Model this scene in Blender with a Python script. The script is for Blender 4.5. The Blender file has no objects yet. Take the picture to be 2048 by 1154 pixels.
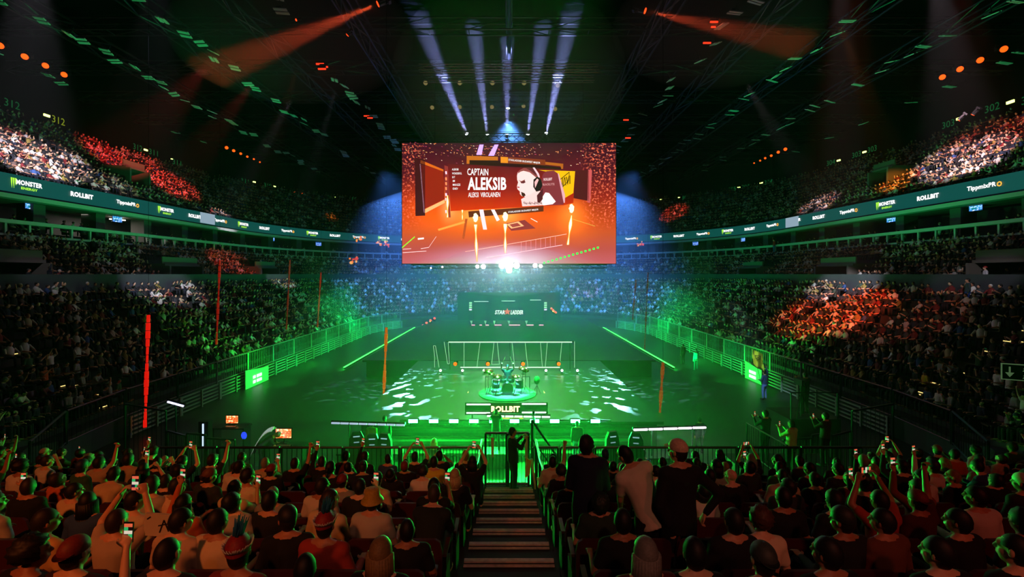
import bpy, bmesh, math, random
import numpy as np
from mathutils import Vector, Matrix, Euler
random.seed(7)
rnd = random.random
SC = bpy.context.scene
COL = SC.collection
EYE = 7.6                    # eye level above the arena floor (floor is z = 0)
F = 910.0                    # focal length in pixels of the 2048 px wide frame
# ------------------------------------------------------------------ camera
cam_d = bpy.data.cameras.new('camera')
cam_d.sensor_width = 36.0; cam_d.lens = 36.0 * F / 2048
cam_d.shift_x = (1024 - 1018) / 2048; cam_d.shift_y = -(577 - 548) / 2048
cam_d.clip_start = 0.05; cam_d.clip_end = 400
cam = bpy.data.objects.new('camera', cam_d); COL.objects.link(cam)
cam.location = (0, 0, EYE); cam.rotation_euler = (math.pi / 2, 0, 0)
SC.camera = cam
# ------------------------------------------------------------------ colour management, world
SC.view_settings.view_transform = 'Standard'; SC.view_settings.look = 'None'
SC.view_settings.exposure = 0.0; SC.view_settings.gamma = 1.0
SC.view_settings.use_curve_mapping = False
SC.cycles.max_bounces = 3; SC.cycles.diffuse_bounces = 1; SC.cycles.glossy_bounces = 2
SC.cycles.transmission_bounces = 2; SC.cycles.volume_bounces = 0; SC.cycles.transparent_max_bounces = 6
SC.cycles.caustics_reflective = False; SC.cycles.caustics_refractive = False
SC.cycles.sample_clamp_indirect = 3.0
SC.cycles.use_denoising = True
SC.cycles.use_adaptive_sampling = True; SC.cycles.adaptive_threshold = 0.03; SC.cycles.use_light_tree = True
world = bpy.data.worlds.new('world'); SC.world = world; world.use_nodes = True
world.node_tree.nodes['Background'].inputs[0].default_value = (0.002, 0.004, 0.006, 1)
world.node_tree.nodes['Background'].inputs[1].default_value = 1.0

def lin(h):
    """#rrggbb -> linear rgba"""
    h = h.lstrip('#'); v = [int(h[i:i + 2], 16) / 255 for i in (0, 2, 4)]
    return tuple((c / 12.92 if c <= 0.04045 else ((c + 0.055) / 1.055) ** 2.4) for c in v) + (1,)

def P(px, py, d):
    """photo pixel at distance d -> world point"""
    return Vector(((px - 1018) / F * d, d, EYE - (py - 548) / F * d))

def aim(o, target):
    v = Vector(target) - o.location
    o.rotation_euler = v.to_track_quat('-Z', 'Y').to_euler()

def spot(name, loc, target, power, color, angle, blend=0.5, radius=0.1, gobo=None):
    l = bpy.data.lights.new(name, 'SPOT'); l.energy = power; l.color = color[:3]
    l.spot_size = math.radians(angle); l.spot_blend = blend; l.shadow_soft_size = radius
    o = bpy.data.objects.new(name, l); COL.objects.link(o); o.location = loc; aim(o, target)
    if gobo:
        l.use_nodes = True; nt = l.node_tree
        em = nt.nodes['Emission']
        tc = nt.nodes.new('ShaderNodeTexCoord'); mp = nt.nodes.new('ShaderNodeMapping')
        mp.inputs['Scale'].default_value = gobo
        vo = nt.nodes.new('ShaderNodeTexNoise'); vo.inputs['Scale'].default_value = 1.0; vo.inputs['Detail'].default_value = 1.5
        cr = nt.nodes.new('ShaderNodeValToRGB')
        cr.color_ramp.elements[0].position = 0.585; cr.color_ramp.elements[0].color = (0, 0, 0, 1)
        cr.color_ramp.elements[1].position = 0.62; cr.color_ramp.elements[1].color = (1, 1, 1, 1)
        nt.links.new(tc.outputs['Normal'], mp.inputs['Vector']); nt.links.new(mp.outputs[0], vo.inputs['Vector'])
        nt.links.new(vo.outputs['Fac'], cr.inputs[0]); nt.links.new(cr.outputs[0], em.inputs['Color'])
    return o

def area(name, loc, target, power, color, sx, sy, spread=180):
    l = bpy.data.lights.new(name, 'AREA'); l.energy = power; l.color = color[:3]
    l.shape = 'RECTANGLE'; l.size = sx; l.size_y = sy; l.spread = math.radians(spread)
    o = bpy.data.objects.new(name, l); COL.objects.link(o); o.location = loc; aim(o, target)
    return o

GREEN = (0.01, 1.0, 0.06); WARM = (1.0, 0.16, 0.03); WHITE = (1.0, 0.86, 0.95); AMBER = (1.0, 0.30, 0.03)
BLUE = (0.12, 0.22, 1.0)
K = 1.0
# added broad fill lamps under the roof for dim ambient light
area('ambient_fill', (0, 30, 24.5), (0, 30, 0), 70 * K, (0.75, 0.9, 0.95), 60, 50)
area('ambient_fill', (-24, 42, 24), (-34, 44, 6), 170 * K, (1.0, 0.85, 0.8), 5, 50)
area('ambient_fill', (24, 42, 24), (34, 44, 6), 170 * K, (1.0, 0.85, 0.8), 5, 50)
# warm red follow lights from the roof behind the camera, over the near stand
spot('red_wash', (-7, -9, 16), (-6.0, 5.0, 3.6), 4600 * K, (1.0, 0.20, 0.045), 42, 1.0, 0.3)
spot('red_wash', (8, -9, 16), (7.0, 5.5, 3.4), 1300 * K, (1.0, 0.13, 0.07), 50, 1.0, 0.3)
spot('red_wash', (1, -9, 16), (0.6, 5.0, 3.4), 1100 * K, (1.0, 0.36, 0.22), 30, 1.0, 0.3)
# patches of light on the side stands
PK = 0.20
def patch(px, py, x, power, color, angle, src=None, blend=0.6):
    d = x * F / (px - 1018); t = P(px, py, d)
    spot('crowd_spot', src or (x * 0.50, max(6, d - 18), 22.2), t, power * K * PK, color, angle, blend, 0.15)
patch(60, 318, -38, 420000, (0.93, 0.80, 1.0), 17)
patch(215, 372, -36, 60000, (0.93, 0.80, 1.0), 10)
patch(440, 448, -35, 220000, (0.93, 0.80, 1.0), 9)
patch(250, 310, -42, 260000, (1.0, 0.07, 0.08), 18)
patch(345, 370, -39, 260000, (1.0, 0.07, 0.08), 14)
patch(475, 505, -30, 80000, (1.0, 0.10, 0.10), 13)
patch(330, 562, -26.5, 160000, (0.85, 0.80, 1.0), 13)
patch(560, 545, -27, 130000, (0.85, 0.85, 1.0), 9)
patch(95, 535, -28, 26000, (0.9, 0.85, 1.0), 9)
patch(1930, 330, 39, 380000, (1.0, 0.72, 0.84), 16)
patch(1985, 290, 42, 110000, (1.0, 0.10, 0.10), 15)
patch(1640, 412, 36, 170000, (1.0, 0.74, 0.88), 11)
patch(1800, 375, 38, 260000, AMBER, 9)
patch(1690, 560, 27, 260000, (0.90, 0.86, 1.0), 12)
patch(1665, 630, 24, 300000, (1.0, 0.10, 0.04), 17)
patch(1790, 625, 24, 30000, (1.0, 0.30, 0.22), 15)
patch(1960, 545, 28, 40000, (1.0, 0.9, 1.0), 10)
patch(640, 455, -34, 60000, AMBER, 7)
patch(1370, 445, 33, 90000, (1.0, 0.1, 0.08), 16)
for px, d in ((925, 74), (1165, 74)):
    spot('crowd_spot', (P(px, 0, 50).x, 50, 20), P(px, 580, d), 16000, (1.0, 0.12, 0.12), 14, .7, .2)
# green wash: added unseen area lamp overhead tints the stage and floor
area('stage_green_fill', (0, 23.5, 25.5), (0, 25.5, 1.3), 3600 * K, GREEN, 9, 3, 44)
# green floods standing on the stage deck shine outwards over the stands and up at the roof
for s in (-1, 1):
    for y in (35, 43, 51): spot('green_flood', (s * 13.4, y, 0.5), (s * 17.8, y + 1.5, 1.3), 1500 * K, (0.0, 1.0, 0.16), 90, 1.0, 0.2)
    spot('green_flood', (s * 12.0, 50, 2.2), (s * 20, 56, 3.0), 1800 * K, (0.0, 1.0, 0.16), 95, 1.0, 0.3)
    spot('green_flood', (s * 11.0, 34, 3.0), (s * 31, 38, 27), 12000 * K, (0.0, 1.0, 0.22), 76, 0.8, 0.3)
# blue haze lights behind the hanging screen
for s in (-1, 1):
    spot('blue_wash', (s * 14, 50, 19), (s * 10, 70, 4), 70000 * K, (0.08, 0.26, 1.0), 90, 1.0, 0.4)
spot('blue_wash', (0, 47, 23.5), (0, 52, 3), 35000 * K, (0.12, 0.35, 1.0), 100, 1.0, 0.4)
# ================================================================== helpers
def mat(name, base='#808080', rough=0.6, metal=0.0, emit=None, strength=1.0, noise=0.0, scale=8.0, spec=0.5, objcol=False, vcol=None, bump=0.0):
    m = bpy.data.materials.new(name); m.use_nodes = True
    nt = m.node_tree; b = nt.nodes['Principled BSDF']
    c = lin(base) if isinstance(base, str) else base
    b.inputs['Base Color'].default_value = c
    b.inputs['Roughness'].default_value = rough; b.inputs['Metallic'].default_value = metal
    b.inputs['Specular IOR Level'].default_value = spec
    src = None
    if objcol:
        n = nt.nodes.new('ShaderNodeObjectInfo'); src = n.outputs['Color']
    if vcol:
        n = nt.nodes.new('ShaderNodeAttribute'); n.attribute_name = vcol; src = n.outputs['Color']
    if noise:
        tc = nt.nodes.new('ShaderNodeTexCoord'); nz = nt.nodes.new('ShaderNodeTexNoise')
        nz.inputs['Scale'].default_value = scale; nz.inputs['Detail'].default_value = 4
        nt.links.new(tc.outputs['Object'], nz.inputs['Vector'])
        mr = nt.nodes.new('ShaderNodeMapRange'); mr.inputs[3].default_value = 1 - noise; mr.inputs[4].default_value = 1 + noise
        nt.links.new(nz.outputs['Fac'], mr.inputs[0])
        mx = nt.nodes.new('ShaderNodeMix'); mx.data_type = 'RGBA'; mx.blend_type = 'MULTIPLY'; mx.inputs[0].default_value = 1
        if src: nt.links.new(src, mx.inputs[6])
        else: mx.inputs[6].default_value = c
        nt.links.new(mr.outputs[0], mx.inputs[7]); src = mx.outputs[2]
        if bump:
            bp = nt.nodes.new('ShaderNodeBump'); bp.inputs['Strength'].default_value = bump
            nt.links.new(nz.outputs['Fac'], bp.inputs['Height']); nt.links.new(bp.outputs[0], b.inputs['Normal'])
    if src: nt.links.new(src, b.inputs['Base Color'])
    if emit:
        b.inputs['Emission Color'].default_value = lin(emit) if isinstance(emit, str) else emit
        b.inputs['Emission Strength'].default_value = strength
    return m

_em = {}
def glow(hexc, s=1.0):
    k = (hexc, s)
    if k not in _em: _em[k] = mat('glow_' + hexc.strip('#'), '#050505', 0.5, emit=hexc, strength=s)
    return _em[k]

M = dict(
    concrete=mat('concrete', '#2c2c2e', 0.85, noise=0.25, scale=1.5),
    tread=mat('tread', '#1a1a1c', 0.8, noise=0.2, scale=3),
    floor=mat('arena_floor', '#1b1e1c', 0.42, noise=0.35, scale=0.6),
    deck=mat('stage_deck', '#2c302d', 0.40, noise=0.3, scale=0.9),
    black=mat('black_paint', '#0a0a0b', 0.6), roof=mat('roof_steel', '#060708', 0.8, spec=0.0),
    truss=mat('truss_metal', '#7d8084', 0.35, 0.9), darkmetal=mat('dark_metal', '#2a2c2e', 0.4, 0.8),
    sidemetal=mat('galvanised_metal', '#8f9691', 0.5, 0.2), rail=mat('rail_metal', '#30343a', 0.35, 0.7), nosing=mat('step_edge', '#c8b0a8', 0.7, noise=0.5, scale=14),
    wallpale=mat('pale_wall', '#5f5a52', 0.8, noise=0.1, scale=0.5), ledge=mat('white_ledge', '#b9bcba', 0.5),
    box=mat('suite_wall', '#3a332c', 0.8), drape=mat('dark_cloth', '#3b3f46', 0.9, noise=0.4, scale=0.8, bump=0.4),
    chrome=mat('chrome', '#c8c8c8', 0.15, 1.0), glass=mat('perspex', '#0a1210', 0.08, 0.0, spec=1.0),
    seat=mat('seat_plastic', '#4a2024', 0.45, spec=0.5), seatpad=mat('seat_cloth', '#1d1416', 0.9),
    skin=mat('skin', '#c98f70', 0.5, objcol=True), cloth=mat('cloth', '#888888', 0.9, objcol=True, noise=0.12, scale=9),
    hair=mat('hair', '#1a1411', 0.6, objcol=True, noise=0.5, scale=60, bump=0.6),
    crowd=mat('crowd', '#888888', 0.8, vcol='Col'), drum=mat('drum_shell', '#9fb8bb', 0.3, noise=0.1),
    cymbal=mat('cymbal', '#d6b765', 0.25, 1.0), phonebody=mat('phone_case', '#101214', 0.3),
    chair=mat('chair_vinyl', '#1d3b4a', 0.5), paper=mat('card', '#c9bfae', 0.8), lampglass=mat('lamp_lens', '#d6dad8', 0.3),
)

class MB:
    def __init__(s): s.v = []; s.f = []; s.m = []; s.mats = []
    def mi(s, m):
        if m not in s.mats: s.mats.append(m)
        return s.mats.index(m)
    def add(s, vs, fs, m):
        o = len(s.v); s.v.extend([tuple(v) for v in vs]); k = s.mi(m)
        for f in fs: s.f.append(tuple(i + o for i in f)); s.m.append(k)
        return s
    def box(s, c, size, m, rot=None):
        c = Vector(c); h = [a / 2 for a in size]
        vs = [Vector((x * h[0], y * h[1], z * h[2])) for z in (-1, 1) for y in (-1, 1) for x in (-1, 1)]
        if rot is not None: vs = [rot @ v for v in vs]
        return s.add([v + c for v in vs], [(0, 2, 3, 1), (4, 5, 7, 6), (0, 1, 5, 4), (2, 6, 7, 3), (0, 4, 6, 2), (1, 3, 7, 5)], m)
    def tube(s, a, b, r, m, n=6, r2=None, caps=True):
        a = Vector(a); b = Vector(b); d = (b - a)
        if d.length < 1e-6: return s
        q = d.to_track_quat('Z', 'Y'); r2 = r if r2 is None else r2
        vs = [a + q @ Vector((math.cos(t) * r, math.sin(t) * r, 0)) for t in [2 * math.pi * i / n for i in range(n)]]
        vs += [b + q @ Vector((math.cos(t) * r2, math.sin(t) * r2, 0)) for t in [2 * math.pi * i / n for i in range(n)]]
        fs = [(i, (i + 1) % n, n + (i + 1) % n, n + i) for i in range(n)]
        if caps: fs += [tuple(range(n - 1, -1, -1)), tuple(range(n, 2 * n))]
        return s.add(vs, fs, m)
    def path(s, pts, r, m, n=6):
        for a, b in zip(pts[:-1], pts[1:]): s.tube(a, b, r, m, n)
        return s
    def ell(s, c, r, m, seg=12, rings=8, rot=None):
        vs = []; fs = []
        for j in range(1, rings):
            ph = math.pi * j / rings
            for i in range(seg):
                th = 2 * math.pi * i / seg
                vs.append(Vector((math.sin(ph) * math.cos(th) * r[0], math.sin(ph) * math.sin(th) * r[1], math.cos(ph) * r[2])))
        vs.append(Vector((0, 0, r[2]))); vs.append(Vector((0, 0, -r[2]))); T = len(vs) - 2; B = T + 1
        for j in range(rings - 2):
            for i in range(seg):
                a = j * seg + i; b = j * seg + (i + 1) % seg
                fs.append((a, a + seg, b + seg, b))
        for i in range(seg):
            fs.append((T, i, (i + 1) % seg)); k = (rings - 2) * seg
            fs.append((B, k + (i + 1) % seg, k + i))
        if rot is not None: vs = [rot @ v for v in vs]
        c = Vector(c); return s.add([v + c for v in vs], fs, m)
    def lathe(s, prof, m, n=20, c=(0, 0, 0), rot=None):
        vs = []; fs = []; c = Vector(c)
        for (r, z) in prof:
            for i in range(n):
                t = 2 * math.pi * i / n; v = Vector((r * math.cos(t), r * math.sin(t), z)); vs.append((rot @ v if rot is not None else v) + c)
        for j in range(len(prof) - 1):
            for i in range(n):
                a = j * n + i; b = j * n + (i + 1) % n; fs.append((a, b, b + n, a + n))
        fs.append(tuple(range(n - 1, -1, -1))); fs.append(tuple(range((len(prof) - 1) * n, len(prof) * n)))
        return s.add(vs, fs, m)
    def poly(s, pts, depth, m, normal=None):
        """flat polygon (list of Vectors) given thickness along normal"""
        n = normal or Vector((0, 1, 0)); N = len(pts); pts = [Vector(p) for p in pts]
        vs = pts + [p + n * depth for p in pts]
        fs = [tuple(range(N)), tuple(range(2 * N - 1, N - 1, -1))] + [(i, (i + 1) % N, N + (i + 1) % N, N + i) for i in range(N)]
        return s.add(vs, fs, m)
    def build(s, name, parent=None, smooth=False, loc=None):
        me = bpy.data.meshes.new(name); me.from_pydata(s.v, [], s.f)
        for m in s.mats: me.materials.append(m)
        if len(s.mats) > 1: me.polygons.foreach_set('material_index', s.m)
        if smooth: me.polygons.foreach_set('use_smooth', [True] * len(me.polygons))
        me.update()
        o = bpy.data.objects.new(name, me); COL.objects.link(o)
        if parent: o.parent = parent
        if loc is not None: o.location = loc
        return o

def tag(o, label=None, cat=None, group=None, kind=None):
    if label: o['label'] = label
    if cat: o['category'] = cat
    if group: o['group'] = group
    if kind: o['kind'] = kind
    return o
def thing(name, label, cat, loc=(0, 0, 0), rz=0.0, group=None):
    o = bpy.data.objects.new(name, None); COL.objects.link(o); o.location = loc; o.rotation_euler = (0, 0, rz)
    o.empty_display_size = 0.1
    return tag(o, label, cat, group)
def struct(mb, name): return tag(mb.build(name), kind='structure')
KIDS = {}
def kids(o):
    k = o.name
    if k not in KIDS: KIDS[k] = list(o.children)
    return KIDS[k]
def dup(o, parent=None):
    c = o.copy(); COL.objects.link(c)
    if parent is not None: c.parent = parent
    for ch in kids(o): dup(ch, c)
    return c

_fc = {}
def text_geo(s, bold=0.0, shear=0.0):
    """string -> (verts 2D list, faces) with cap height about 1, centred"""
    k = (s, bold, shear)
    if k in _fc: return _fc[k]
    cu = bpy.data.curves.new('t', 'FONT'); cu.body = s; cu.size = 1.4; cu.resolution_u = 2; cu.offset = bold; cu.shear = shear; cu.space_character = 1.0 + bold * 1.2
    o = bpy.data.objects.new('t', cu); COL.objects.link(o)
    me = o.to_mesh(); vs = [(v.co.x, v.co.y) for v in me.vertices]; fs = [tuple(p.vertices) for p in me.polygons]
    o.to_mesh_clear(); bpy.data.objects.remove(o); bpy.data.curves.remove(cu)
    x0 = min(v[0] for v in vs); x1 = max(v[0] for v in vs); y0 = min(v[1] for v in vs); y1 = max(v[1] for v in vs)
    vs = [((x - (x0 + x1) / 2), (y - (y0 + y1) / 2)) for x, y in vs]
    _fc[k] = (vs, fs, x1 - x0, y1 - y0); return _fc[k]
def put_text(mb, s, c, w, h, m, xa=Vector((1, 0, 0)), ya=Vector((0, 0, 1)), bold=0.03, shear=0.0):
    """text filling w x h centred on c, running along xa, up ya"""
    vs, fs, W, H = text_geo(s, bold, shear); c = Vector(c)
    mb.add([c + xa * (x * w / W) + ya * (y * h / H) for x, y in vs], fs, m)

# ================================================================== plan of the bowl
def base_path():
    pts = []
    for x in np.linspace(-.62, -9, 10)[:-1]: pts.append((x, 11.6, 0, -1))
    for a in np.linspace(-90, -180, 13)[:-1]:
        n = (math.cos(math.radians(a)), math.sin(math.radians(a))); pts.append((-9 + 9 * n[0], 20.6 + 9 * n[1], n[0], n[1]))
    for y in np.linspace(20.6, 56, 19)[:-1]: pts.append((-18, y, -1, 0))
    for a in np.linspace(180, 90, 19)[:-1]:
        n = (math.cos(math.radians(a)), math.sin(math.radians(a))); pts.append((-4 + 14 * n[0], 56 + 14 * n[1], n[0], n[1]))
    pts.append((-4, 70, 0, 1)); pts.append((0, 70, 0, 1))
    return pts + [(-x, y, -nx, ny) for x, y, nx, ny in pts[-2::-1]]
BASE = base_path()
SIDE = [b for b in BASE if b[3] > -0.62]       # without the near end
PITCH, RISE_S, RISE_E = 0.91, 0.50, 0.2694
NR = 10
STEP, SRISE = 0.728, 0.2155
def near_w(ny): w = max(0.0, min(1.0, (-ny - 0.25) / 0.6)); return w * w * (3 - 2 * w)
def row_t(i): return 0.64 + PITCH * i
def row_z(i, ny):
    w = near_w(ny); return (1.3 + RISE_S * i) * (1 - w) + (2.405 + RISE_E * i) * w
def off(b, t, z): return (b[0] + b[2] * t, b[1] + b[3] * t, z)
def ribbon(mb, path, fa, fb, m, flip=False):
    """strip between two functions of the path point"""
    va = [fa(b) for b in path]; vb = [fb(b) for b in path]; n = len(path)
    fs = [(i, i + 1, n + i + 1, n + i) for i in range(n - 1)]
    if flip: fs = [f[::-1] for f in fs]
    mb.add(va + vb, fs, m)
def prism(mb, path, t0, t1, z0, z1, m):
    """closed band along the path, between offsets t0,t1 and heights z0,z1"""
    ribbon(mb, path, lambda b: off(b, t0, z0), lambda b: off(b, t0, z1), m)
    ribbon(mb, path, lambda b: off(b, t0, z1), lambda b: off(b, t1, z1), m)
    ribbon(mb, path, lambda b: off(b, t1, z1), lambda b: off(b, t1, z0), m)
    ribbon(mb, path, lambda b: off(b, t1, z0), lambda b: off(b, t0, z0), m)
def walk(path, t, step, start=0.0):
    """evenly spaced (point, outward normal, tangent) along the path at offset t"""
    q = [(Vector((b[0] + b[2] * t, b[1] + b[3] * t)), Vector((b[2], b[3]))) for b in path]
    out = []; s = start; acc = 0.0
    for (a, na), (b, nb) in zip(q[:-1], q[1:]):
        L = (b - a).length
        while s <= acc + L and L > 0:
            f = (s - acc) / L; n = na.lerp(nb, f).normalized(); out.append((a.lerp(b, f), n, Vector((n.y, -n.x)))); s += step
        acc += L
    return out
# clockwise from the near centre; tangent (n.y,-n.x): left side -> +y
# ================================================================== structure
mb = MB(); mb.box((0, 40, -0.1), (110, 120, 0.2), M['floor']); struct(mb, 'floor')
# lower terrace rows all round
mb = MB()
prism(mb, BASE, -0.1, row_t(0), 0.0, 0.9, M['black'])
ribbon(mb, BASE, lambda b: off(b, -0.1, 0.9), lambda b: off(b, -0.1, row_z(0, b[3]) - 0.215), M['black'])
ribbon(mb, BASE, lambda b: off(b, -0.1, row_z(0, b[3]) - 0.215), lambda b: off(b, row_t(0), row_z(0, b[3]) - 0.215), M['tread'])
for i in range(NR):
    ribbon(mb, BASE, lambda b: off(b, row_t(i), row_z(i, b[3]) - (0.5 if i else 0.215)), lambda b: off(b, row_t(i), row_z(i, b[3])), M['concrete'])
    ribbon(mb, BASE, lambda b: off(b, row_t(i), row_z(i, b[3])), lambda b: off(b, row_t(i + 1), row_z(i, b[3])), M['tread'])
NEAR = [b for b in BASE if b[3] < -0.97]
for path in ([b for b in BASE if b[3] < -0.6 and b[0] >= 0], [b for b in BASE if b[3] < -0.6 and b[0] <= 0]):
    for i in range(NR, 13):
        ribbon(mb, path, lambda b: off(b, row_t(i), row_z(i, -1) - 0.4), lambda b: off(b, row_t(i), row_z(i, -1)), M['concrete'])
        ribbon(mb, path, lambda b: off(b, row_t(i), row_z(i, -1)), lambda b: off(b, row_t(i + 1), row_z(i, -1)), M['tread'])
for k in range(-1, 16):
    y1 = 10.96 - STEP * k if k >= 0 else 11.7; y0 = 10.96 - STEP * (k + 1); z = 2.405 + SRISE * k if k >= 0 else 2.19
    mb.box((0, (y0 + y1) / 2, z / 2), (1.26, y1 - y0, z), M['tread'])
struct(mb, 'terrace_floor')
# concourse wall, at eye level
TW = row_t(NR)
mb = MB(); prism(mb, SIDE, TW, TW + 0.25, 5.9, EYE - 0.02, M['drape']); struct(mb, 'wall_concourse')
# second block of rows behind it
T2 = 11.6; TB = T2 + 0.62 * 7
mb = MB()
prism(mb, SIDE, TW + 0.25, T2, 6.0, 6.3, M['tread'])
ribbon(mb, SIDE, lambda b: off(b, TB, 9.2), lambda b: off(b, TB, 10.2), M['concrete'])
for i in range(7):
    t = T2 + 0.62 * i; z = 6.3 + 0.42 * i
    ribbon(mb, SIDE, lambda b: off(b, t, z), lambda b: off(b, t, z + 0.52), M['concrete'])
    ribbon(mb, SIDE, lambda b: off(b, t, z + 0.42), lambda b: off(b, t + 0.62, z + 0.42), M['tread'])
TB = T2 + 0.62 * 7
struct(mb, 'terrace_middle')
# suite balcony: ledge, posts are separate; suites behind
mb = MB()
prism(mb, SIDE, TB - 0.15, TB + 0.0, 10.2, 10.35, M['ledge'])
prism(mb, SIDE, TB - 0.25, TB + 0.25, 11.05, 11.3, M['ledge'])
for p, n, tg in walk(SIDE, TB, 1.55):
    r = Matrix(((tg.x, n.x, 0), (tg.y, n.y, 0), (0, 0, 1)))
    mb.box((p.x, p.y, 10.65), (0.14, 0.14, 0.9), M['ledge'], r)
struct(mb, 'balcony_ledge')
mb = MB()
ribbon(mb, SIDE, lambda b: off(b, TB, 10.2), lambda b: off(b, TB + 2.0, 10.2), M['tread'])
ribbon(mb, SIDE, lambda b: off(b, TB + 2.0, 10.2), lambda b: off(b, TB + 2.0, 10.7), M['concrete'])
ribbon(mb, SIDE, lambda b: off(b, TB + 2.0, 10.7), lambda b: off(b, TB + 5.6, 10.7), M['tread'])
struct(mb, 'floor_suites')
mb = MB()
ribbon(mb, SIDE, lambda b: off(b, TB + 5.6, 10.2), lambda b: off(b, TB + 5.6, 13.2), M['box'])
struct(mb, 'wall_suites')
mb = MB()
ribbon(mb, SIDE, lambda b: off(b, TB + 0.5, 12.9), lambda b: off(b, TB + 5.6, 12.9), M['wallpale'])
prism(mb, SIDE, TB - 0.25, TB + 0.5, 12.75, 13.05, M['ledge'])
struct(mb, 'ceiling_suites')
mb = MB()
for k, (p, n, tg) in enumerate(walk(SIDE, TB + 2.6, 5.2, 1.0)):
    r = Matrix(((tg.x, n.x, 0), (tg.y, n.y, 0), (0, 0, 1)))
    mb.box((p.x, p.y, 11.8), (0.9, 1.3, 2.2), M['wallpale'], r)
struct(mb, 'column_suites')
# upper tier
T3 = TB + 0.6; Z3 = 14.25; UP = 14; UR = 0.56; UT = 0.84
mb = MB()
ribbon(mb, SIDE, lambda b: off(b, TB, 14.2), lambda b: off(b, T3, 14.2), M['black'])
for i in range(UP):
    ribbon(mb, SIDE, lambda b: off(b, T3 + UT * i, Z3 + UR * (i - 1)), lambda b: off(b, T3 + UT * i, Z3 + UR * i), M['concrete'])
    ribbon(mb, SIDE, lambda b: off(b, T3 + UT * i, Z3 + UR * i), lambda b: off(b, T3 + UT * (i + 1), Z3 + UR * i), M['tread'])
struct(mb, 'terrace_upper')
TX = T3 + UT * UP
mb = MB(); ribbon(mb, SIDE, lambda b: off(b, TX + 0.5, 20), lambda b: off(b, TX + 0.5, 27.5), M['roof'])
ribbon(mb, SIDE, lambda b: off(b, TX, Z3 + UR * (UP - 1)), lambda b: off(b, TX + 0.5, Z3 + UR * (UP - 1)), M['tread']); struct(mb, 'wall_upper')
mb = MB(); mb.box((0, 40, 27.6), (130, 150, 0.3), M['roof']); struct(mb, 'ceiling')
mb = MB(); mb.box((0, -13, 14), (110, 0.3, 28), M['roof']); struct(mb, 'wall_back')
# vomitory openings: pale walled passages cut through the rows
def vomitory(x, y, n, z, w, t, name):
    n = Vector(n).normalized(); tg = Vector((n[1], -n[0])) ; r = Matrix(((tg.x, n[0], 0), (tg.y, n[1], 0), (0, 0, 1)))
    c = Vector((x, y, z)); m = MB(); R = lambda a, b, zz: c + r @ Vector((a, b, zz))
    m.box(R(-w / 2, 1.4, 1.0), (0.2, 3.4, 2.0), M['wallpale'], r); m.box(R(w / 2, 1.4, 1.0), (0.2, 3.4, 2.0), M['wallpale'], r)
    m.box(R(0, 1.6, 2.1), (w + 0.2, 3.0, 0.2), M['wallpale'], r); m.box(R(0, 3.1, 1.0), (w, 0.1, 2.0), M['box'], r)
    m.box(R(0, 0.4, 2.45), (w + 0.2, 0.12, 0.7), M['wallpale'], r)
    struct(m, name)
VOM = []
for y in (27.0, 41.5, 56):
    for s in (-1, 1):
        VOM.append((s * (18 + T2), y, (s, 0), 6.3, 4.2))
for y in (46,):
    for s in (-1, 1):
        VOM.append((s * (18 + T3 + 3.0), y, (s, 0), 14.7 + 1.4, 2.4))
for k, (x, y, n, z, w) in enumerate(VOM): vomitory(x, y, n, z, w, 0, 'trim_%d' % (k + 1))

# ------------------------------------------------------------------ roof trusses
def truss(mb, a, b, h, m, r=0.06, step=2.2):
    a = Vector(a); b = Vector(b); L = (b - a).length; n = max(2, int(L / step)); d = (b - a).normalized()
    side = d.cross(Vector((0, 0, 1))).normalized() * h / 2; up = Vector((0, 0, h))
    ch = [side, -side, side + up, -side + up]
    for c in ch: mb.tube(a + c, b + c, r, m, 5)
    for k in range(n):
        p = a + (b - a) * k / n; q = a + (b - a) * (k + 1) / n
        mb.tube(p + ch[k % 2], q + ch[(k + 1) % 2], r * .55, m, 4, caps=False)
        mb.tube(p + ch[0], q + ch[2], r * .55, m, 4, caps=False); mb.tube(p + ch[3], q + ch[1], r * .55, m, 4, caps=False)
        mb.tube(p + ch[0], p + ch[1], r * .5, m, 4, caps=False)
for x in (-33, -25, -18.5, -11, 11, 18.5, 25, 33):
    mb = MB(); truss(mb, (x, 22, 25.4), (x, 90, 25.4), 1.0, M['darkmetal'], 0.09, 3.0)
    tag(mb.build('roof_truss'), 'long dark steel roof truss running lengthwise, ' + ('%s of the four %s of the screen' % (('outermost', 'second outermost', 'third outermost', 'innermost')[[33, 25, 18.5, 11].index(abs(x))], 'left' if x < 0 else 'right')), 'truss', 'long roof trusses')
for k, y in enumerate(range(28, 88, 7)):
    mb = MB(); truss(mb, (-46, y, 26.2), (46, y, 26.2), 0.9, M['darkmetal'], 0.07, 3.0)
    tag(mb.build('cross_truss'), 'thin dark truss crossing the roof, %s from the camera' % ('nearest second third fourth fifth sixth seventh eighth ninth'.split()[k]), 'truss', 'cross trusses of the roof')

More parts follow.
